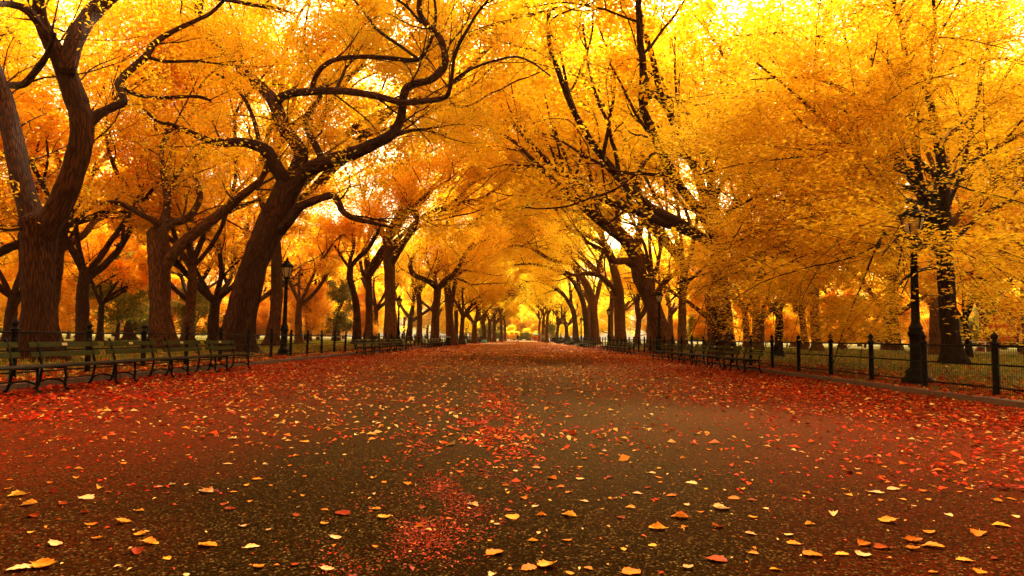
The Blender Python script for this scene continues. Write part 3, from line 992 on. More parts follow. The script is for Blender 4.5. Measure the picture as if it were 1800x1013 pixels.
# broad ochre maple at right: layered sprays that droop to the fence
root, G = traced_tree('maple_tree', 83, 27.0,
    [(1680, 655, 36), (1674, 610, 31), (1668, 560, 28), (1662, 480, 25), (1659, 415, 24), (1658, 360, 21), (1655, 290, 17), (1640, 200, 12), (1615, 120, 9)],
    [([(1660, 455, 14), (1645, 428, 14), (1634, 388, 13), (1622, 340, 12), (1610, 270, 12), (1602, 200, 11), (1594, 115, 10), (1582, 40, 9), (1566, -5, 7), (1540, -60, 5)], 0, -3),
     ([(1588, 60, 6), (1600, 25, 6), (1615, -2, 5), (1640, -40, 4)], -2.7, -1),
     ([(1622, 330, 9), (1590, 292, 9), (1560, 255, 8), (1538, 221, 8), (1514, 178, 7), (1490, 160, 6), (1467, 150, 5), (1428, 138, 4), (1380, 137, 3), (1320, 140, 2)], -1, -7),
     ([(1618, 320, 7), (1582, 302, 6), (1540, 286, 5), (1495, 275, 5), (1435, 274, 4), (1370, 280, 3), (1297, 290, 2), (1220, 310, 2)], -1, -8),
     ([(1652, 470, 6), (1620, 475, 6), (1586, 494, 5), (1559, 535, 4), (1530, 580, 3)], -.2, -6),
     ([(1655, 430, 7), (1600, 430, 6), (1540, 412, 5), (1470, 430, 4), (1400, 455, 3), (1330, 490, 2)], -.2, -8),
     ([(1648, 440, 6), (1570, 405, 6), (1500, 410, 5), (1420, 440, 4), (1350, 485, 3), (1270, 510, 2)], 0, 4),
     ([(1665, 440, 8), (1700, 400, 7), (1740, 370, 6), (1790, 350, 5), (1850, 360, 4)], 0, 2),
     ([(1660, 380, 8), (1690, 300, 7), (1710, 220, 6), (1725, 140, 5), (1740, 60, 4)], 0, 1),
     ([(1652, 385, 8), (1640, 375, 7), (1622, 378, 6), (1603, 392, 5), (1575, 420, 3), (1550, 450, 2)], 0, -13, {'t0': .35, 'dens': 1.2, 'bias': (-.3, -.3, 0)}),
     ([(1660, 500, 6), (1700, 480, 5), (1740, 500, 4), (1790, 540, 3)], 0, 3)],
    M['bark_black'], M['ochre'], 'broad ochre maple with drooping leafy boughs over the right fence', per=32, size=.135, bare=1.2, env=((15.3, 23.5, 7.6), (11.0, 13.5, 8.6)), sig=(.42, .42, .055),
    grow=dict(up=(-.02, -.06, -.08, -.08), nch=(6, 5, 3), wig=(.1, .16, .2, .2)), dens=1.0, clen=(2.6, 4.8), bias=(-.25, -.35, -.1), flat=.78,
    extra=[(-1, .72, (-.8, -.5, .35), 9, .13), (-1, .84, (-.9, -.1, .4), 9, .12), (-1, .62, (-.75, -.6, .25), 9, .12), (-1, .8, (.6, .5, .5), 8, .12),
           (-1, .56, (-.9, .3, .2), 9, .1), (-1, .7, (.8, .1, .5), 8, .11), (-1, .95, (-.8, .3, .5), 8, .1), (-1, .93, (-.3, -.8, .6), 7, .09),
           (-1, .66, (-.9, -.3, .15), 10, .12), (-1, .58, (-.95, -.1, .1), 11, .12), (-1, .86, (-.5, .8, .5), 8, .1), (-1, .97, (.7, .3, .6), 8, .09),
           (-1, .5, (-.9, -.35, .12), 9, .09), (-1, .47, (-.85, -.5, .12), 8, .08), (-1, .53, (-.95, .15, .1), 10, .1), (-1, .57, (-.97, -.15, .08), 12, .11),
           (-1, .6, (-.9, -.45, .14), 12, .12), (0, .75, (-.6, -.6, .4), 7, .08), (0, .85, (.5, -.2, .6), 7, .08), (0, .9, (-.8, .1, .4), 8, .08), (0, .4, (-.9, -.4, .25), 10, .1),
           (8, .9, (.5, .3, .6), 7, .06), (8, .6, (.7, .4, .4), 7, .07), (8, .98, (.1, .1, .9), 6, .05), (7, .7, (.6, .3, .6), 6, .06)])

# ------------------------------------------------------------------ other trees
ELM = [make_elm(101, 4.6, 5, 10.5, .50, size=.31, per=6, sig=(.27, .27, .12)), make_elm(102, 5.2, 4, 11, .46, lean=.03, size=.31, per=6, sig=(.27, .27, .12)),
       make_elm(103, 4.0, 5, 10, .52, lean=-.02, size=.31, per=6, sig=(.27, .27, .12)), make_elm(104, 5.0, 6, 9.5, .42, size=.32, per=6, sig=(.28, .28, .13), pull=(1.1, 0, 0))]
VAULT = [make_elm(111, 6.5, 7, 15, .52, size=.26, per=8, sig=(.40, .40, .22), pull=(1.5, 0, .25), spread=(20, 64)),
         make_elm(112, 6.0, 7, 16, .34, size=.26, per=8, sig=(.40, .40, .22), pull=(1.0, .2, .35), spread=(15, 55)),
         make_elm(113, 6.5, 7, 20, .36, size=.28, per=10, sig=(.42, .42, .22), pull=(3.2, 0, .5), spread=(15, 50))]
ELM += VAULT
BUSH = [make_bushy(201, 8.5, size=.24, per=14), make_bushy(202, 7.0, size=.24, per=14, spread=3.6), make_bushy(203, 4.2, .09, .15, 18, .3, 1.9)]
nt_ = [0]
def elm(px, Y, side, bark, leaf, label, sc=1.0, kind=None, group=None, jit=.35):
    x = at(px, 590, Y)[0]
    k = nt_[0] % 4 if kind is None else kind
    nt_[0] += 1
    rz = (0 if side < 0 else math.pi)+RNG.uniform(-jit, jit)
    return place_tree('elm_tree', ELM[k][0], ELM[k][1], (x, Y, lawn_z(x)), rz, sc, M[bark], M[leaf], label, 'tree', group)
def bush(px, Y, leaf, label, sc=1.0, kind=None, name='small_tree', cat='tree', group=None, bark='bark_mid'):
    x = at(px, 590, Y)[0]
    k = nt_[0] % 2 if kind is None else kind
    nt_[0] += 1
    return place_tree(name, BUSH[k][0], BUSH[k][1], (x, Y, lawn_z(x)), RNG.uniform(0, 6.28), sc, M[bark], M[leaf], label, cat, group)

# named trunks behind the left fence
elm(143, 38, -1, 'bark', 'orange', 'dark forked trunk just right of the huge far left elm', .8, 1)
elm(377, 46, -1, 'bark', 'amber', 'dark trunk with thin crown directly left of the leaning elm', .75, 2)
elm(175, 55, -1, 'bark', 'orange', 'thin dark leaning trunk far behind the left benches', .6, 3)
elm(525, 62, -1, 'bark_pale', 'amber', 'pale trunk far behind the first left lamp post', .75, 1)
elm(20, 46, -1, 'bark', 'amber', 'dark trunk at the far left edge behind the huge elm', .8, 2)
elm(835, 112, -1, 'bark_mid', 'gold', 'elm arching over the path at left beyond the double stem', .9, 2)
elm(850, 136, -1, 'bark_pale', 'yellow', 'pale elm near the far end of the left row', .9, 0)
elm(812, 98, -1, 'bark_mid', 'gold', 'brown elm between the double stem and the left arch', .85, 3)
elm(860, 160, -1, 'bark_mid', 'yellow', 'last but one elm in the left row beside the path end', .95, 1)
elm(868, 190, -1, 'bark_mid', 'yellow', 'last elm in the left row beside the path end', 1, 3)
# named trunks on the right
elm(1268, 41, 1, 'bark', 'gold', 'thick blackish trunk half hidden in maple leaves behind the right benches', 1.15, 4)
elm(1370, 37, 1, 'bark_black', 'amber', 'dark slender trunk on the lawn behind the right fence', .5, 1)
elm(1335, 62, 1, 'bark_pale', 'amber', 'pale reddish trunk beyond the thick blackish one', .7, 2)
elm(1411, 66, 1, 'bark_pale', 'gold', 'pale trunk with flared foot left of the dark leaning stem on the lawn', .8, 3)
elm(1122, 92, 1, 'bark_mid', 'gold', 'brown trunk left of the stout reddish leaning elm', .85, 0)
elm(1699, 40, 1, 'bark_black', 'amber', 'narrow leaf covered trunk just right of the broad maple', .45, 3)
elm(995, 160, 1, 'bark_mid', 'yellow', 'last but one elm in the right row beside the path end', .95, 2)
elm(980, 188, 1, 'bark_mid', 'yellow', 'last elm in the right row beside the path end', 1, 0)
# crowns that only show as foliage, deeper in the park
DEEP = 'trees massed deep in the park'
LL = 'orange and amber tree massed deep behind the left fence'
RL = 'gold and amber tree massed deep behind the right fence'
CL = 'bright yellow tree closing the view at the end of the path'
for px, Y, lf, sc in ((-120, 34, 'orange', 1), (90, 62, 'orange', 1), (230, 70, 'amber', 1.05), (330, 60, 'amber', .9), (430, 78, 'orange', 1.1),
                      (540, 84, 'amber', 1), (590, 100, 'amber', 1.1), (660, 96, 'gold', 1), (720, 120, 'gold', 1.1), (765, 140, 'gold', 1.1),
                      (-30, 75, 'orange', 1.1), (140, 95, 'amber', 1.2), (300, 105, 'amber', 1.2), (450, 120, 'amber', 1.2), (600, 140, 'gold', 1.2)):
    elm(px, Y, -1, 'bark', lf, LL, sc, group=DEEP, jit=3)
for px, Y, lf, sc in ((1180, 100, 'gold', 1), (1250, 85, 'amber', 1), (1310, 92, 'amber', 1.1), (1400, 100, 'gold', 1.1), (1480, 84, 'amber', 1), (1560, 72, 'gold', 1),
                      (1640, 92, 'amber', 1.1), (1730, 80, 'amber', 1.1), (1830, 66, 'amber', 1.1), (1920, 52, 'amber', 1.0), (1090, 130, 'yellow', 1.1), (1150, 140, 'gold', 1.1), (1560, 120, 'amber', 1.3),
                      (1760, 118, 'gold', 1.3)):
    elm(px, Y, 1, 'bark_mid', lf, RL, sc, group=DEEP, jit=3)
for px, Y, sc in ((845, 250, 1.1), (880, 262, 1.0), (903, 280, 1.1), (930, 270, 1.1), (958, 256, 1.05), (985, 245, 1.0), (915, 330, 1.4), (860, 340, 1.4), (970, 335, 1.4)):
    elm(px, Y, -1, 'bark_mid', 'yellow', CL, sc, group=DEEP, jit=3)
# overhead crowns that fill the vault above the path
for px, Y, sd, lf, sc, k, lab in ((330, 44, -1, 'amber', 1.0, 5, 'tall amber crown over the left benches behind the leaning elm'),
                               (478, 45, -1, 'gold', 1.15, 6, 'slim brown trunk with gold crown directly left of the first lamp post'),
                               (645, 66, -1, 'gold', 1.1, 6, 'gold crown above the second left lamp post'),
                               (735, 92, -1, 'gold', 1.1, 6, 'gold crown above the forked elm with looping limbs'),
                               (1201, 60, 1, 'yellow', 1.1, 6, 'slim forked trunk under a yellow crown right of the stout reddish elm'),
                               (1436, 58, 1, 'gold', 1.15, 5, 'slim dark trunk under a gold crown at the middle of the right lawn'),
                               (1145, 68, 1, 'yellow', 1.1, 6, 'yellow crown above the second right bench row'),
                               (1075, 96, 1, 'yellow', 1.1, 6, 'yellow crown above the third right bench row'),
                               (800, 118, -1, 'yellow', 1.1, 6, 'yellow crown above the fourth left bench row'),
                               (1035, 124, 1, 'yellow', 1.1, 6, 'yellow crown above the fourth right bench row'),
                               (1575, 72, 1, 'gold', 1.4, 5, 'gold crown above and behind the top of the broad maple'),
                               (1650, 47, 1, 'gold', 1.3, 5, 'gold crown rising directly behind the broad maple trunk'),
                               (1810, 60, 1, 'gold', 1.35, 5, 'gold crown high at the right edge far behind the maple'),
                               (1740, 78, 1, 'gold', 1.4, 5, 'gold crown filling the top right corner far behind the maple'),
                               (1900, 66, 1, 'amber', 1.3, 5, 'amber crown at the right edge behind the maple'),
                               (90, 42, -1, 'amber', 1.15, 5, 'amber crown behind the huge forked elm at far left'),
                               (-60, 52, -1, 'amber', 1.2, 5, 'amber crown at the left edge behind the huge forked elm'),
                               (430, 62, -1, 'gold', 1.25, 5, 'gold crown rising far behind the leaning elm'),
                               (1330, 76, 1, 'yellow', 1.2, 6, 'yellow crown rising far behind the thick blackish trunk')):
    elm(px, Y, sd, 'bark_pale' if px > 1000 else 'bark_mid', lf, lab, sc, k, jit=.3)
for px, Y, sd in ((868, 150, -1), (880, 178, -1), (887, 205, -1), (962, 160, 1), (955, 184, 1), (948, 210, 1)):
    elm(px, Y, sd, 'bark_pale', 'yellow', 'yellow crown meeting over the far end of the path', 1.1, 6, 'yellow crowns over the far end of the path', jit=.3)
# unseen trees added beside and behind the camera to shade the near path
for x, y, k, lf in ((-12.5, 0, 4, 'gold'), (12.5, -1, 5, 'gold'), (-12.5, -9, 5, 'gold'), (12.5, -11, 4, 'gold'), (-14, -24, 4, 'amber'), (14, -26, 5, 'amber'), (-23, 9, 1, 'amber'), (-25, 15, 0, 'amber'), (-36, 20, 2, 'amber'), (-40, 6, 3, 'amber'), (-28, 2, 0, 'amber'), (30, 4, 1, 'amber'), (-26, -14, 1, 'amber'), (28, -16, 0, 'amber'), (-14, -44, 5, 'amber'), (14, -46, 4, 'amber')):
    place_tree('elm_tree', ELM[k][0], ELM[k][1], (x, y, LAWN), 0 if x < 0 else math.pi, 1.0, M['bark'], M[lf], 'unseen elm added beside the viewer to shade the near path', 'tree', 'unseen elms added beside the viewer')
for k_ in range(9):  # ring of unseen trees added to block sky light from behind
    a_ = R(198+k_*18)
    place_tree('elm_tree', BUSH[k_ % 2][0], BUSH[k_ % 2][1], (48*math.cos(a_), 60*math.sin(a_)+8, LAWN), k_*1.3, 2.0, M['bark'], M['amber'], 'unseen bushy tree added behind the viewer to block sky light', 'tree', 'unseen trees added behind the viewer')
for px, Y, sc in ((835, 300, 3.0), (870, 320, 3.2), (905, 345, 3.4), (940, 330, 3.3), (975, 310, 3.0), (1000, 280, 2.6), (815, 270, 2.6)):
    x = at(px, 590, Y)[0]
    place_tree('elm_tree', BUSH[1][0], BUSH[1][1], (x, Y, 0), RNG.uniform(0, 6.28), sc, M['bark_mid'], M['yellow'], CL, 'tree', DEEP)
for px, Y in ((-200, 120), (-60, 125), (80, 130), (200, 128), (330, 140), (430, 150), (520, 150), (600, 165), (660, 160), (710, 180), (750, 190), (790, 200), (820, 230),
              (1010, 220), (1040, 200), (1075, 185), (1120, 170), (1180, 160), (1250, 150), (1330, 150), (1420, 150), (1510, 150), (1600, 140), (1700, 140), (1800, 135), (1900, 130), (2000, 125)):
    x = at(px, 590, Y)[0]
    k = nt_[0] % 2
    nt_[0] += 1
    lf = ('orange' if px < 500 else 'amber') if px < 640 else 'yellow' if px < 1130 else 'gold' if px % 3 else 'amber'
    place_tree('elm_tree', BUSH[k][0], BUSH[k][1], (x, Y, LAWN), RNG.uniform(0, 6.28), 1.9, M['bark_mid'], M[lf], {'orange': LL, 'amber': LL if px < 900 else RL, 'gold': RL, 'yellow': 'yellow tree massed far behind the trunks near the end of the path'}[lf], 'tree', DEEP)
# low trees and shrubs
SH = 'low shrubs beyond the lawns'
for px, Y, lf, sc, k in ((205, 62, 'green', 1, 1), (60, 58, 'amber', .9, 1), (250, 72, 'green', .8, 2), (340, 70, 'green', .7, 1), (545, 82, 'amber', .8, 1), (590, 88, 'green', .8, 0), (20, 66, 'orange', 1, 0),
                         (120, 78, 'amber', 1, 0), (300, 82, 'orange', 1, 1), (420, 92, 'amber', 1, 0), (500, 98, 'orange', 1.1, 1), (640, 112, 'amber', 1.1, 0), (560, 112, 'amber', 1.2, 1), (180, 90, 'orange', 1.1, 1)):
    bush(px, Y, lf, {'green': 'dark green bush', 'orange': 'orange low tree', 'amber': 'amber low tree'}[lf]+' beyond the lawn behind the left fence', sc, k, group=SH)
for px, Y, lf, sc, k in ((1790, 78, 'redleaf', .75, 1), (1745, 92, 'green', .8, 1), (1480, 70, 'orange', .7, 0), (1560, 96, 'orange', 1, 1), (1240, 96, 'amber', 1, 0), (1320, 104, 'amber', 1.1, 1),
                         (1640, 104, 'amber', 1, 0), (1850, 88, 'amber', 1.1, 1), (1420, 110, 'gold', 1.1, 1), (1160, 120, 'gold', 1.1, 0), (1520, 128, 'green', 1.1, 1), (1700, 120, 'amber', 1.1, 0)):
    bush(px, Y, lf, {'redleaf': 'scarlet low tree at the right edge', 'green': 'green bush', 'orange': 'orange low tree', 'amber': 'amber low tree', 'gold': 'gold low tree'}[lf]+' beyond the lawn behind the right fence', sc, k, group=SH)
for px in list(range(-40, 640, 42))+list(range(1180, 1900, 42)):
    Y = 100+RNG.uniform(-8, 14)
    lf = ('amber', 'gold', 'green', 'orange')[int(RNG.integers(4))]
    bush(px+RNG.uniform(-14, 14), Y, lf, {'amber': 'amber', 'gold': 'golden', 'green': 'olive green', 'orange': 'orange'}[lf]+' low shrub in the far hedgerow behind the '+('left' if px < 900 else 'right')+' lawn', .9, 2, 'shrub', 'shrub', 'shrubs of the far hedgerows')
for px, Y, lf, sc in ((890, 262, 'gold', 1.0), (904, 268, 'yellow', 1.0), (915, 262, 'gold', .9), (927, 270, 'yellow', 1.0), (941, 264, 'gold', 1.0), (862, 240, 'green', .7), (880, 244, 'green', .6), (897, 248, 'gold', .6), (925, 246, 'gold', .5), (940, 250, 'gold', .7), (850, 225, 'green', .6), (968, 238, 'green', .7)):
    bush(px, Y, lf, ('olive green' if lf == 'green' else 'golden')+' hedge bush across the end of the path', sc, 1, 'hedge_bush', 'bush', 'hedge bushes at the end of the path')

for px in range(872, 962, 9):
    bush(px, 236.5+RNG.uniform(0, 2), ('gold', 'green', 'amber')[int(RNG.integers(3))], 'low hedge bush in the line closing the end of the path', .62, 2, 'hedge_bush', 'bush', 'low hedge closing the end of the path')
# ------------------------------------------------------------------ fallen leaves
def path_z(x):
    return .05*(1-(x/9)**2)-.05 if -9.35 < x < 8.55 else lawn_z(x)

def dry_leaf(seed, L=.1):
    """one dry leaf: pointed toothed blade with a stalk, curled along and across its midrib"""
    g = np.random.default_rng(seed)
    n = 9
    cl, cw, tw = g.uniform(-.3, .75), g.uniform(.05, .55), g.uniform(-.4, .4)
    W = L*g.uniform(.30, .42)
    ts = np.linspace(0, 1, n)
    rows = []
    for i, t in enumerate(ts):
        w = W*math.sin(math.pi*min(1, t**.8))**.8*(1+.14*(i % 2)) if 0 < t < 1 else .001
        row = []
        for s in (-1, -.55, 0, .55, 1):
            y = s*w*(1+.1*g.normal())
            x = (t-.5)*L+abs(s)*L*.04*(i % 2)
            z = cl*(t-.5)**2*L*.9+cw*(s*w)**2/W*1.2+tw*(t-.5)*y*.9+g.normal(0, .012)*L
            row.append((x, y, z))
        rows.append(row)
    v = [p for r in rows for p in r]
    f = []
    for i in range(n-1):
        for k in range(4):
            f.append((i*5+k, i*5+k+1, i*5+6+k, i*5+5+k))
    b = len(v)
    v += [(-.5*L, -.002, v[2][2]), (-.5*L, .002, v[2][2]), (-.66*L, .002+.02*L*g.normal(), v[2][2]+.05*L), (-.66*L, -.002+.02*L*g.normal(), v[2][2]+.05*L)]
    f.append((b, b+1, b+2, b+3))
    zm = min(p[2] for p in v)
    v = [(x, y, z-zm+.0005) for x, y, z in v]
    me = bpy.data.meshes.new('fallen_leaf')
    me.from_pydata(v, [], f)
    me.polygons.foreach_set('use_smooth', [True]*len(f))
    me.materials.append(FL['pale'])
    return me
DRY = [dry_leaf(500+i) for i in range(14)]
CW = {'pale': 'pale cream', 'yellow': 'golden yellow', 'orange': 'orange', 'red': 'dark russet'}
placed = []
def put_leaf(x, y, col, L, label, group=None, rz=None):
    o = bpy.data.objects.new('fallen_leaf', DRY[int(RNG.integers(len(DRY)))])
    COL.objects.link(o)
    s = L/.1
    o.scale = (s, s, s)
    o.location = (x, y, path_z(x)+.002)
    o.rotation_euler = (RNG.normal(0, .07), RNG.normal(0, .07), RNG.uniform(0, 6.28) if rz is None else rz)
    o.material_slots[0].link = 'OBJECT'
    o.material_slots[0].material = FL[col]
    tag(o, label, 'leaf', group)
    placed.append((x, y))
    return o
SEEN = [(35, 1000, 'pale', 70, ''), (77, 995, 'orange', 50, ''), (98, 957, 'pale', 36, 'large'), (152, 875, 'pale', 36, 'large curled'), (50, 886, 'yellow', 30, ''),
        (245, 898, 'yellow', 18, 'small'), (247, 940, 'orange', 26, ''), (264, 955, 'yellow', 34, ''), (240, 971, 'red', 36, 'flat'), (217, 918, 'orange', 30, ''), (160, 922, 'orange', 24, ''),
        (294, 982, 'yellow', 22, ''), (365, 959, 'orange', 44, 'large'), (443, 962, 'pale', 32, 'large'), (427, 926, 'pale', 20, 'small'), (454, 998, 'orange', 28, ''),
        (570, 922, 'yellow', 21, 'round'), (675, 911, 'yellow', 30, ''), (662, 896, 'yellow', 20, ''), (590, 946, 'pale', 30, 'flat'), (575, 1003, 'pale', 32, ''), (405, 896, 'red', 24, ''),
        (520, 906, 'red', 22, ''), (362, 865, 'pale', 44, 'long'), (400, 816, 'pale', 20, ''), (535, 777, 'yellow', 26, 'lone'), (720, 786, 'yellow', 16, 'upturned'), (832, 889, 'pale', 28, ''),
        (870, 973, 'orange', 64, 'broad'), (602, 904, 'red', 40, 'long'), (452, 843, 'orange', 22, ''), (30, 870, 'yellow', 36, ''), (57, 907, 'red', 26, ''),
        (943, 824, 'pale', 18, ''), (970, 842, 'orange', 26, ''), (900, 910, 'yellow', 42, 'long'), (937, 952, 'yellow', 24, 'round'), (997, 951, 'orange', 24, ''), (1020, 843, 'pale', 24, ''),
        (985, 857, 'orange', 20, ''), (1027, 882, 'pale', 22, ''), (1000, 907, 'yellow', 36, ''), (1034, 1000, 'orange', 10, 'small'), (1108, 893, 'yellow', 24, ''), (1155, 930, 'yellow', 40, ''), (1147, 960, 'yellow', 20, 'round upright'),
        (1203, 928, 'orange', 18, ''), (1195, 910, 'orange', 52, ''), (1268, 895, 'pale', 40, ''), (1290, 877, 'orange', 26, ''), (1322, 880, 'red', 20, 'round'), (1180, 872, 'orange', 24, ''), (1262, 927, 'red', 28, ''),
        (1320, 939, 'pale', 26, ''), (1210, 999, 'pale', 28, 'upright'), (1260, 985, 'red', 74, 'long flat'), (1465, 904, 'pale', 26, 'upturned'), (1424, 922, 'yellow', 22, ''), (1387, 941, 'pale', 24, ''),
        (1395, 956, 'yellow', 30, ''), (1428, 976, 'orange', 52, 'broad'), (1480, 975, 'yellow', 28, ''), (1518, 976, 'pale', 40, ''), (1550, 963, 'red', 38, ''), (1520, 958, 'orange', 32, ''), (1560, 917, 'yellow', 36, ''),
        (1605, 965, 'orange', 28, ''), (1632, 935, 'orange', 32, 'upturned'), (1606, 951, 'orange', 34, ''), (1720, 938, 'orange', 48, ''), (1760, 924, 'yellow', 30, ''), (1640, 961, 'orange', 40, ''), (1695, 985, 'yellow', 30, ''),
        (1540, 866, 'pale', 32, ''), (1570, 860, 'pale', 26, ''), (1492, 870, 'yellow', 18, ''), (1120, 868, 'pale', 22, ''), (1215, 850, 'pale', 28, ''), (1145, 832, 'pale', 22, ''), (960, 996, 'yellow', 46, ''), (1002, 1009, 'yellow', 22, ''),
        (1110, 1008, 'orange', 54, 'large'), (1640, 1006, 'orange', 14, ''), (1722, 1005, 'orange', 30, ''), (1000, 866, 'orange', 18, ''), (930, 1000, 'orange', 40, '')]
cells = {}
for px, py, col, wpx, adj in SEEN:
    colm = 'far left' if px < 300 else 'left' if px < 620 else 'middle' if px < 1120 else 'right' if px < 1480 else 'far right'
    row = 'at the bottom edge' if py > 965 else 'in close foreground' if py > 905 else 'in foreground' if py > 850 else 'farther back'
    cells.setdefault((col, adj, colm, row), []).append((px, py, wpx))
for (col, adj, colm, row), lst in cells.items():
    lst.sort()
    for i, (px, py, wpx) in enumerate(lst):
        p = onground(px, py)
        d = math.hypot(p[0], p[1])
        L = max(.045, min(.105, wpx*d/F*.74))
        place = {'far left': 'far left', 'left': 'left of the red drift', 'middle': 'beside the red drift', 'right': 'right of centre', 'far right': 'far right'}[colm]
        nm = ((adj+' ') if adj else '')+CW[col]+' leaf '+row+', '
        if len(lst) > 1:
            nm += ('leftmost' if i == 0 else 'rightmost' if i == len(lst)-1 else '%s from left' % ORD[i])+' of '+('two ', 'three ', 'four ', 'five ', 'six ')[len(lst)-2]
        nm += place
        put_leaf(p[0], p[1], col, L, nm, rz=RNG.normal(0, .5)+(math.pi if RNG.random() < .5 else 0))
n_ind = len(placed)
tries = 0
while len(placed) < 275 and tries < 4000:
    tries += 1
    y = 3.0+3.7*RNG.random()**.75
    x = (RNG.random()*2-1)*y*.78
    if min((x-a)**2+(y-b)**2 for a, b in placed) < .022:
        continue
    if x < -.35 and RNG.random() < .35:
        continue
    c = RNG.random()
    col = 'pale' if c < .22 else 'yellow' if c < .40 else 'orange' if c < .72 else 'red'
    sd = 'left' if x < -.25 else 'right'
    put_leaf(x, y, col, RNG.uniform(.03, .062), 'small scattered %s leaf on the asphalt %s of the red drift' % (CW[col], sd), 'scattered leaves on the near asphalt')

def scatter(name, n, fx, size, mat, label, seed, lift=.012, flat=.86, keep=None, cat='fallen leaves', narrow=.55):
    g = np.random.default_rng(seed)
    xy = fx(g, n)
    if keep is not None:
        xy = xy[keep(xy, g)]
    z = np.array([path_z(x) for x in xy[:, 0]])+g.uniform(.003, lift, len(xy))
    P = np.column_stack([xy, z])
    sz = size*np.clip(g.lognormal(0, .3, (len(P), 1)), .5, 2.0)
    me = leaves_mesh(name, P, sz, g, flat, .2, narrow)
    o = obj(name, me, mat)
    tag(o, label, cat, None, 'stuff')
    return o

def noise2(xy, s, seed):
    g = np.random.default_rng(seed)
    r = np.zeros(len(xy))
    for k in range(7):
        a = g.uniform(0, 6.28); f = s*g.uniform(.6, 2.2)
        r += np.sin(xy[:, 0]*math.cos(a)*f+xy[:, 1]*math.sin(a)*f+g.uniform(0, 6.28))
    return r/7**.5
def path_xy(y0, y1, pw=1.0):
    def fx(g, n):
        y = y0+(y1-y0)*g.random(n)**pw
        x = g.uniform(-9.2, 8.5, n)
        return np.column_stack([x, y])
    return fx
# leaves beyond the ones built one by one
def keep_path(xy, g):
    d = .42+.12*np.clip((np.abs(xy[:, 0]+.3)-3.0)/4, 0, 1)+.22*noise2(xy, .8, 3)
    d *= np.where(xy[:, 1] < 6.6, np.where(np.abs(xy[:, 0]) < xy[:, 1]*.8, 0, 1), 1)*np.clip(.40+(xy[:, 1]-6)/22, 0, 1)
    return g.random(len(xy)) < d
scatter('fallen_leaves', 78000, path_xy(6.2, 70, 1.15), .070, M['litter_mix'], 'yellow, pale and orange leaves strewn over the middle and far path', 31, .02, .8, keep_path)
scatter('fallen_leaves', 46000, path_xy(38, 230), .13, M['litter_far_lit'], 'orange leaf cover on the far end of the path', 32, .02, .8)
# red leaf bands along both edges
def edge_xy(side, near, far, inner, outer):
    def fx(g, n):
        y = near+(far-near)*g.random(n)**1.25
        u = np.abs(g.normal(0, 1, n))
        base = (KX_L+.05) if side < 0 else (KX_R-.05)
        x = np.where(g.random(n) < .55, base-side*u*inner, base+side*np.abs(g.normal(0, 1, n))*outer)
        return np.column_stack([x, y])
    return fx
def keep_band(xy, g):
    return g.random(len(xy)) < .72+.4*noise2(xy, 1.1, 9)
scatter('red_leaf_drift', 70000, edge_xy(-1, 8, 95, 2.1, 1.5), .066, M['litter_red'], 'red leaves drifted along the left kerb, under benches and fence', 41, .03, .84, keep_band)
scatter('red_leaf_drift', 84000, edge_xy(1, 5, 95, 2.4, 1.9), .064, M['litter_red'], 'red leaves drifted along the right kerb, under benches and fence', 42, .03, .84, keep_band)
def keep_wide(xy, g):
    return (g.random(len(xy)) < .62+.5*noise2(xy, 1.6, 23)) & (np.abs(xy[:, 0]) > .5)
scatter('red_leaf_drift', 42000, edge_xy(-1, 4.5, 60, 3.0, .3), .034, M['litter_red'], 'small torn red leaf bits thinning out from the left kerb over the asphalt', 43, .012, .8, keep_wide)
scatter('red_leaf_drift', 42000, edge_xy(1, 4.5, 60, 3.0, .3), .034, M['litter_red'], 'small torn red leaf bits thinning out from the right kerb over the asphalt', 44, .012, .8, keep_wide)
# thin red drift of broken leaf bits running up the middle
DR = [onground(*p)[:2] for p in ((640, 1012), (700, 965), (745, 925), (780, 890), (815, 862), (838, 845))]
DR2 = [onground(*p)[:2] for p in ((845, 800), (850, 760), (862, 720), (872, 690), (885, 660), (895, 640))]
def line_xy(line, w, pw):
    c = catmull([(a[0], a[1], 0) for a in line], 12)[:, :2]
    def fx(g, n):
        i = (g.random(n)**pw*(len(c)-1))
        k = i.astype(int)
        b = c[k]+(c[np.minimum(k+1, len(c)-1)]-c[k])*(i-k)[:, None]
        return b+g.normal(0, 1, (n, 2))*w*np.array([1, 1.6])*(.5+.9*g.random((n, 1))**2)
    return fx
def keep_clump(xy, g):
    return g.random(len(xy)) < .45+.75*noise2(xy, 5, 17)
scatter('red_leaf_drift', 11000, line_xy(DR, .22, .8), .0085, M['litter_drift'], 'fine dust of red leaf crumbs in the streak on the near asphalt', 54, .004, .9, keep_clump, narrow=.6)
scatter('red_leaf_drift', 2600, line_xy(DR, .24, .8), .020, M['litter_drift'], 'thin streak of red leaf crumbs on the near asphalt', 51, .008, .8, keep_clump, narrow=.5)
scatter('red_leaf_drift', 7500, line_xy(DR2, .6, 1.0), .038, M['litter_red'], 'faint red streak of leaf bits up the middle of the path', 52, .01, .8, keep_clump, narrow=.5)
scatter('leaf_crumbs', 2600, lambda g, n: np.column_stack([g.uniform(-6, 6, n), 2.8+9*g.random(n)]), .019, M['litter_mix'], 'tiny leaf crumbs sprinkled on the near asphalt', 53, .004, .8)
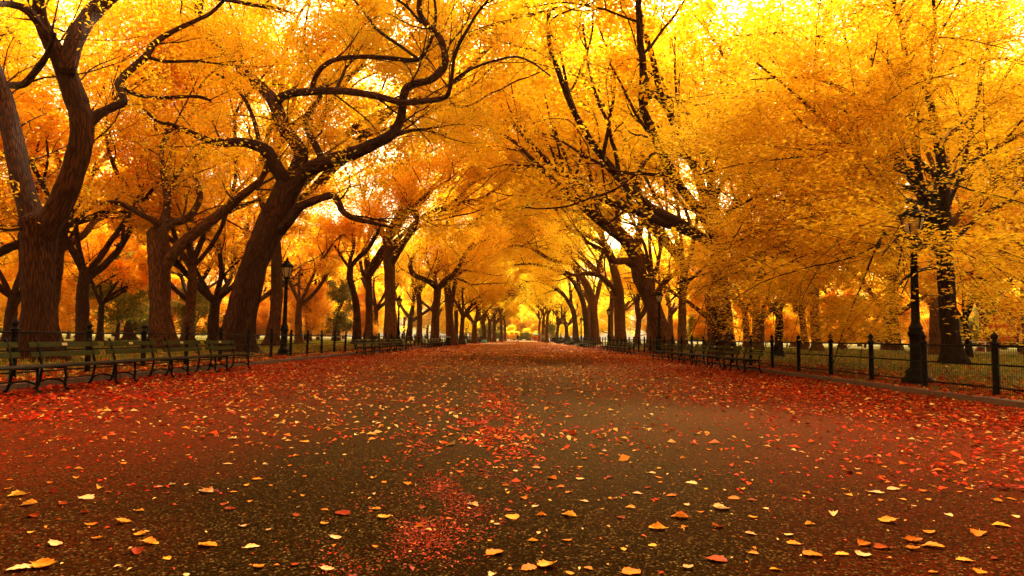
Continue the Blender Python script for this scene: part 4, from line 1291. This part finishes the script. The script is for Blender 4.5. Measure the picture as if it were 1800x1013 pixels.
# lawns: leaves and grass
def lawn_xy(side, y0, y1, w):
    def fx(g, n):
        y = y0+(y1-y0)*g.random(n)**1.2
        return np.column_stack([side*(9.8+w*g.random(n)**2.2), y])
    return fx
scatter('fallen_leaves', 13000, lawn_xy(-1, 8, 85, 22), .11, M['litter_mix'], 'orange leaves lying in the grass behind the left fence', 61, .06, .6)
scatter('fallen_leaves', 12000, lawn_xy(1, 8, 85, 24), .11, M['litter_mix'], 'orange leaves lying in the grass behind the right fence', 62, .06, .6)
def grass(name, side, n, y0, y1, w, label, seed):
    g = np.random.default_rng(seed)
    y = y0+(y1-y0)*g.random(n)**1.1
    x = side*(11.2+w*g.random(n))
    z = np.array([lawn_z(a) for a in x])
    h = g.uniform(.05, .13, n)
    a = g.uniform(0, 6.28, n)
    wd = .012+.0006*y
    v = np.empty((n, 4, 3))
    dx, dy = np.cos(a)*wd, np.sin(a)*wd
    lx, ly = g.normal(0, .04, n), g.normal(0, .04, n)
    v[:, 0] = np.column_stack([x-dx, y-dy, z-.01]); v[:, 1] = np.column_stack([x+dx, y+dy, z-.01])
    v[:, 2] = np.column_stack([x+lx+dx*.2, y+ly+dy*.2, z+h]); v[:, 3] = np.column_stack([x+lx-dx*.2, y+ly-dy*.2, z+h])
    me = bpy.data.meshes.new(name)
    me.vertices.add(n*4); me.vertices.foreach_set('co', v.astype(np.float32).ravel())
    me.loops.add(n*4); me.loops.foreach_set('vertex_index', np.arange(n*4, dtype=np.int32))
    me.polygons.add(n)
    me.polygons.foreach_set('loop_start', np.arange(0, n*4, 4, dtype=np.int32))
    me.polygons.foreach_set('loop_total', np.full(n, 4, dtype=np.int32))
    me.update()
    tag(obj(name, me, M['grass']), label, 'grass', None, 'stuff')
grass('grass', -1, 60000, 12, 85, 26, 'yellowing grass behind the left fence', 71)
grass('grass', 1, 60000, 12, 85, 30, 'yellowing grass behind the right fence', 72)

# ------------------------------------------------------------------ far end of the path: walker, cart, stalls
def walker():
    p = onground(910, 602.5)
    root = empty('person', (p[0], p[1], 0), R(200))
    J = {'pelvis': (0, 0, .95, .15), 'waist': (0, 0, 1.10, .13), 'chest': (0, .01, 1.33, .155), 'neck': (0, .0, 1.50, .06), 'head': (0, -.02, 1.60, .085), 'crownp': (0, -.02, 1.70, .085)}
    for s, n in ((-1, 'l'), (1, 'r')):
        f = .16*s
        J.update({'hip'+n: (.09*s, 0, .90, .115), 'knee'+n: (.10*s, -f*.6-.03, .50, .08), 'ank'+n: (.10*s, -f*1.0+.05, .10, .06), 'toe'+n: (.11*s, -f*1.0-.12, .04, .035),
                  'sh'+n: (.19*s, .0, 1.42, .065), 'el'+n: (.24*s, f*.6+.02, 1.14, .045), 'wr'+n: (.25*s, f*1.2-.06, .90, .032), 'hand'+n: (.25*s, f*1.3-.08, .81, .03)})
    E = [('pelvis', 'waist'), ('waist', 'chest'), ('chest', 'neck'), ('neck', 'head'), ('head', 'crownp')]
    for n in 'lr':
        E += [('pelvis', 'hip'+n), ('hip'+n, 'knee'+n), ('knee'+n, 'ank'+n), ('ank'+n, 'toe'+n), ('chest', 'sh'+n), ('sh'+n, 'el'+n), ('el'+n, 'wr'+n), ('wr'+n, 'hand'+n)]
    ks = list(J)
    me = bpy.data.meshes.new('body')
    me.from_pydata([J[k][:3] for k in ks], [(ks.index(a), ks.index(b)) for a, b in E], [])
    o = obj('body', me, M['cloth_dark'], root)
    md = o.modifiers.new('skin', 'SKIN')
    for i, k in enumerate(ks):
        me.skin_vertices[0].data[i].radius = (J[k][3], J[k][3]*.85)
        me.skin_vertices[0].data[i].use_root = (k == 'pelvis')
    o.modifiers.new('smooth', 'SUBSURF').levels = 1
    o.modifiers['smooth'].render_levels = 2
    mb = MB()
    mb.lathe([(.05, 1.48), (.09, 1.54), (.098, 1.62), (.09, 1.70), (.05, 1.755), (.01, 1.765)], (0, -.035, 0), 12)
    build('face', mb, M['skin'], root)
    mb = MB()
    mb.lathe([(.099, 1.60), (.108, 1.66), (.10, 1.72), (.06, 1.775), (.01, 1.79)], (0, -.005, 0), 12)
    build('hair', mb, M['hair'], root)
    tag(root, 'lone walker in dark clothes far off in the middle of the path', 'person')
walker()

def cart():
    p = onground(942, 600.5)
    root = empty('vendor_cart', (p[0], p[1], 0))
    mb = MB(); mb.box((0, 0, .85), (1.25, .8, .95)); mb.box((0, -.02, 1.36), (1.4, .95, .06)); mb.box((0, -.41, .55), (1.0, .03, .1))
    build('body', mb, M['red_paint'], root)
    for s in (-.5, .5):
        mb = MB()
        a = np.linspace(0, 2*math.pi, 17)
        mb.tube([(s*1.3, .28*math.cos(t), .30+.28*math.sin(t)) for t in a], .035, 6)
        for t in a[:-1:2]:
            mb.tube([(s*1.3, 0, .30), (s*1.3, .27*math.cos(t), .30+.27*math.sin(t))], .012, 4)
        build('wheel', mb, M['rubber'], root)
    mb = MB(); mb.tube([(0, 0, 1.3), (0, 0, 2.5)], .025, 8)
    build('umbrella_pole', mb, M['paint_white'], root)
    mb = MB(); mb.lathe([(1.02, 1.95), (1.05, 2.05), (.8, 2.24), (.4, 2.42), (.03, 2.52)], sides=8)
    build('umbrella_canopy', mb, M['green_cloth'], root)
    tag(root, 'small red vendor cart under a green umbrella near the end of the path', 'cart')
cart()
def stall(px, py, w, label, h=.78, Y=None):
    p = onground(px, py)
    if Y:
        p = at(px, 600, Y)
    root = empty('display_stall', (p[0], p[1], 0))
    mb = MB(); mb.box((0, 0, h), (w, .8, .05))
    build('tabletop', mb, M['paint_white'], root)
    for sx in (-1, 1):
        for sy in (-1, 1):
            mb = MB(); mb.tube([(sx*(w/2-.1), sy*.32, -.05), (sx*(w/2-.1), sy*.32, h)], .025, 6)
            build('leg', mb, M['iron'], root)
    mb = MB()
    for s in (-1, 1):
        mb.tube([(s*(w/2-.05), .35, -.05), (s*(w/2-.05), .35, 2.0)], .03, 6)
    build('post', mb, M['paint_white'], root)
    mb = MB(); mb.box((0, .36, 1.55), (w-.1, .04, .85)); mb.box((0, .0, 2.0), (w+.2, 1.1, .05))
    build('cloth_panel', mb, M['white_cloth'], root)
    tag(root, label, 'stall')
stall(833, 601.5, 2.6, 'pale cloth backed stall at left beyond the farthest benches', Y=168)
stall(857, 601.0, 3.0, 'pale cloth backed stall at left nearest the end of the path', Y=185)
stall(960, 602.0, 2.6, 'pale cloth backed stall at right beside the red cart', Y=172)
def tarp(px, py):
    p = onground(px, py)
    g = np.random.default_rng(5)
    mb = MB()
    prof = [(.55, 0), (.60, .08), (.56, .35), (.50, .62), (.38, .80), (.16, .88), (.02, .89)]
    mb.lathe(prof, (0, 0, 0), 18)
    v = mb.v[0]
    a = np.arctan2(v[:, 1], v[:, 0])
    k = 1+.10*np.sin(5*a+v[:, 2]*4)*(v[:, 2] < .8)+.05*np.sin(9*a)
    mb.v[0] = np.column_stack([v[:, 0]*k*1.5, v[:, 1]*k, v[:, 2]*(1+.08*np.sin(3*a))])
    o = build('covered_cart', mb, M['teal'])
    o.location = (p[0], p[1], 0)
    o.scale = (.62, .62, .62)
    tag(o, 'goods heaped under a teal tarpaulin near the last left benches', 'covered cart')
tarp(851, 602.8)
def litter_bin():
    p = at(787.5, 600, 82)
    root = empty('litter_bin', (p[0], p[1], 0))
    mb = MB()
    mb.lathe([(.24, 0), (.26, .03), (.29, .85), (.31, .88), (.31, .92), (.27, .92), (.25, .80)], sides=16)
    for k in range(16):
        a = 2*math.pi*k/16
        mb.tube([(.27*math.cos(a), .27*math.sin(a), .04), (.30*math.cos(a), .30*math.sin(a), .86)], .012, 4)
    build('basket', mb, M['iron'], root)
    mb = MB(); mb.lathe([(.31, .92), (.30, 1.0), (.22, 1.08), (.10, 1.11), (.02, 1.12)], sides=16)
    build('lid', mb, M['bin_green'], root)
    tag(root, 'dark litter bin with green lid at the end of a left bench row', 'litter bin')
litter_bin()
def rail_fence(pxa, pxb, Y, mat, label, h=1.15):
    a, b = at(pxa, 598, Y), at(pxb, 598, Y)
    root = empty('rail_fence', (a[0], a[1], LAWN))
    ln = b[0]-a[0]
    n = int(ln/2.5)
    for i in range(n+1):
        mb = MB(); mb.box((i*ln/n, 0, h/2-.1), (.10, .10, h+.2))
        build('post', mb, mat, root)
    for z in (h*.5, h*.92):
        mb = MB(); mb.box((ln/2, -.06, z), (ln, .04, .09))
        build('rail', mb, mat, root)
    tag(root, label, 'fence')
rail_fence(1685, 1732, 74, M['paint_white'], 'short pale rail fence across the lawn right of the broad maple')
rail_fence(1738, 1850, 78, M['iron'], 'dark rail fence far across the lawn at the right edge', 1.0)
rail_fence(495, 600, 96, M['paint_white'], 'pale rail fence far behind the left fence near the first lamp post', 1.2)

# ------------------------------------------------------------------ air
me = bpy.data.meshes.new('haze')
X_, Y0_, Y1_, Z0_, Z1_ = 340, -90, 450, -1.2, 75
me.from_pydata([(x, y, z) for z in (Z0_, Z1_) for x, y in ((-X_, Y0_), (X_, Y0_), (X_, Y1_), (-X_, Y1_))], [],
               [(3, 2, 1, 0), (4, 5, 6, 7), (0, 1, 5, 4), (1, 2, 6, 5), (2, 3, 7, 6), (3, 0, 4, 7)])
hm, N, L = new_mat('air')
pv = N.new('ShaderNodeVolumePrincipled')
pv.inputs['Color'].default_value = (.96, .82, .48, 1)
pv.inputs['Density'].default_value = .00022
o_ = N.new('ShaderNodeOutputMaterial')
L.new(pv.outputs[0], o_.inputs['Volume'])
tag(obj('haze', me, hm), 'thin pale haze hanging in the avenue', 'haze', None, 'stuff')
# ------------------------------------------------------------------ light
w = bpy.data.worlds.new('World')
S.world = w
w.use_nodes = True
N, L = w.node_tree.nodes, w.node_tree.links
bg = N['Background']
sky = N.new('ShaderNodeTexSky')
sky.sky_type = 'NISHITA'
sky.sun_disc = False
EL, AZ = 42, 8            # behind the far canopy, a little to the right
sky.sun_elevation = R(EL)
sky.sun_rotation = R(AZ)
sky.dust_density = 6.0
sky.air_density = 1.0
sky.ozone_density = 1.0
hs = N.new('ShaderNodeHueSaturation')     # overcast: the blue is washed out
hs.inputs['Saturation'].default_value = .25
L.new(sky.outputs[0], hs.inputs['Color'])
wt = N.new('ShaderNodeMixRGB'); wt.blend_type = 'MULTIPLY'; wt.inputs[0].default_value = 1; wt.inputs[2].default_value = (1.0, .76, .46, 1)
L.new(hs.outputs[0], wt.inputs[1])
L.new(wt.outputs[0], bg.inputs[0])
bg.inputs[1].default_value = .15
sl = bpy.data.lights.new('sun', 'SUN')
sl.energy = 4.5
sl.angle = R(12)
sl.color = (1.0, .80, .48)
so = bpy.data.objects.new('sun', sl)
COL.objects.link(so)
sd = Vector((math.sin(R(AZ))*math.cos(R(EL)), math.cos(R(AZ))*math.cos(R(EL)), math.sin(R(EL))))
so.rotation_euler = (-sd).to_track_quat('-Z', 'Y').to_euler()
so.location = (0, 0, 60)

S.view_settings.view_transform = 'Standard'
S.view_settings.look = 'None'
S.view_settings.exposure = 2.05
S.view_settings.gamma = 1
S.render.engine = 'CYCLES'
c = S.cycles
c.max_bounces = 10
c.diffuse_bounces = 6
c.transmission_bounces = 8
c.glossy_bounces = 3
c.transparent_max_bounces = 4
c.use_adaptive_sampling = True
c.adaptive_threshold = .02
c.use_denoising = True
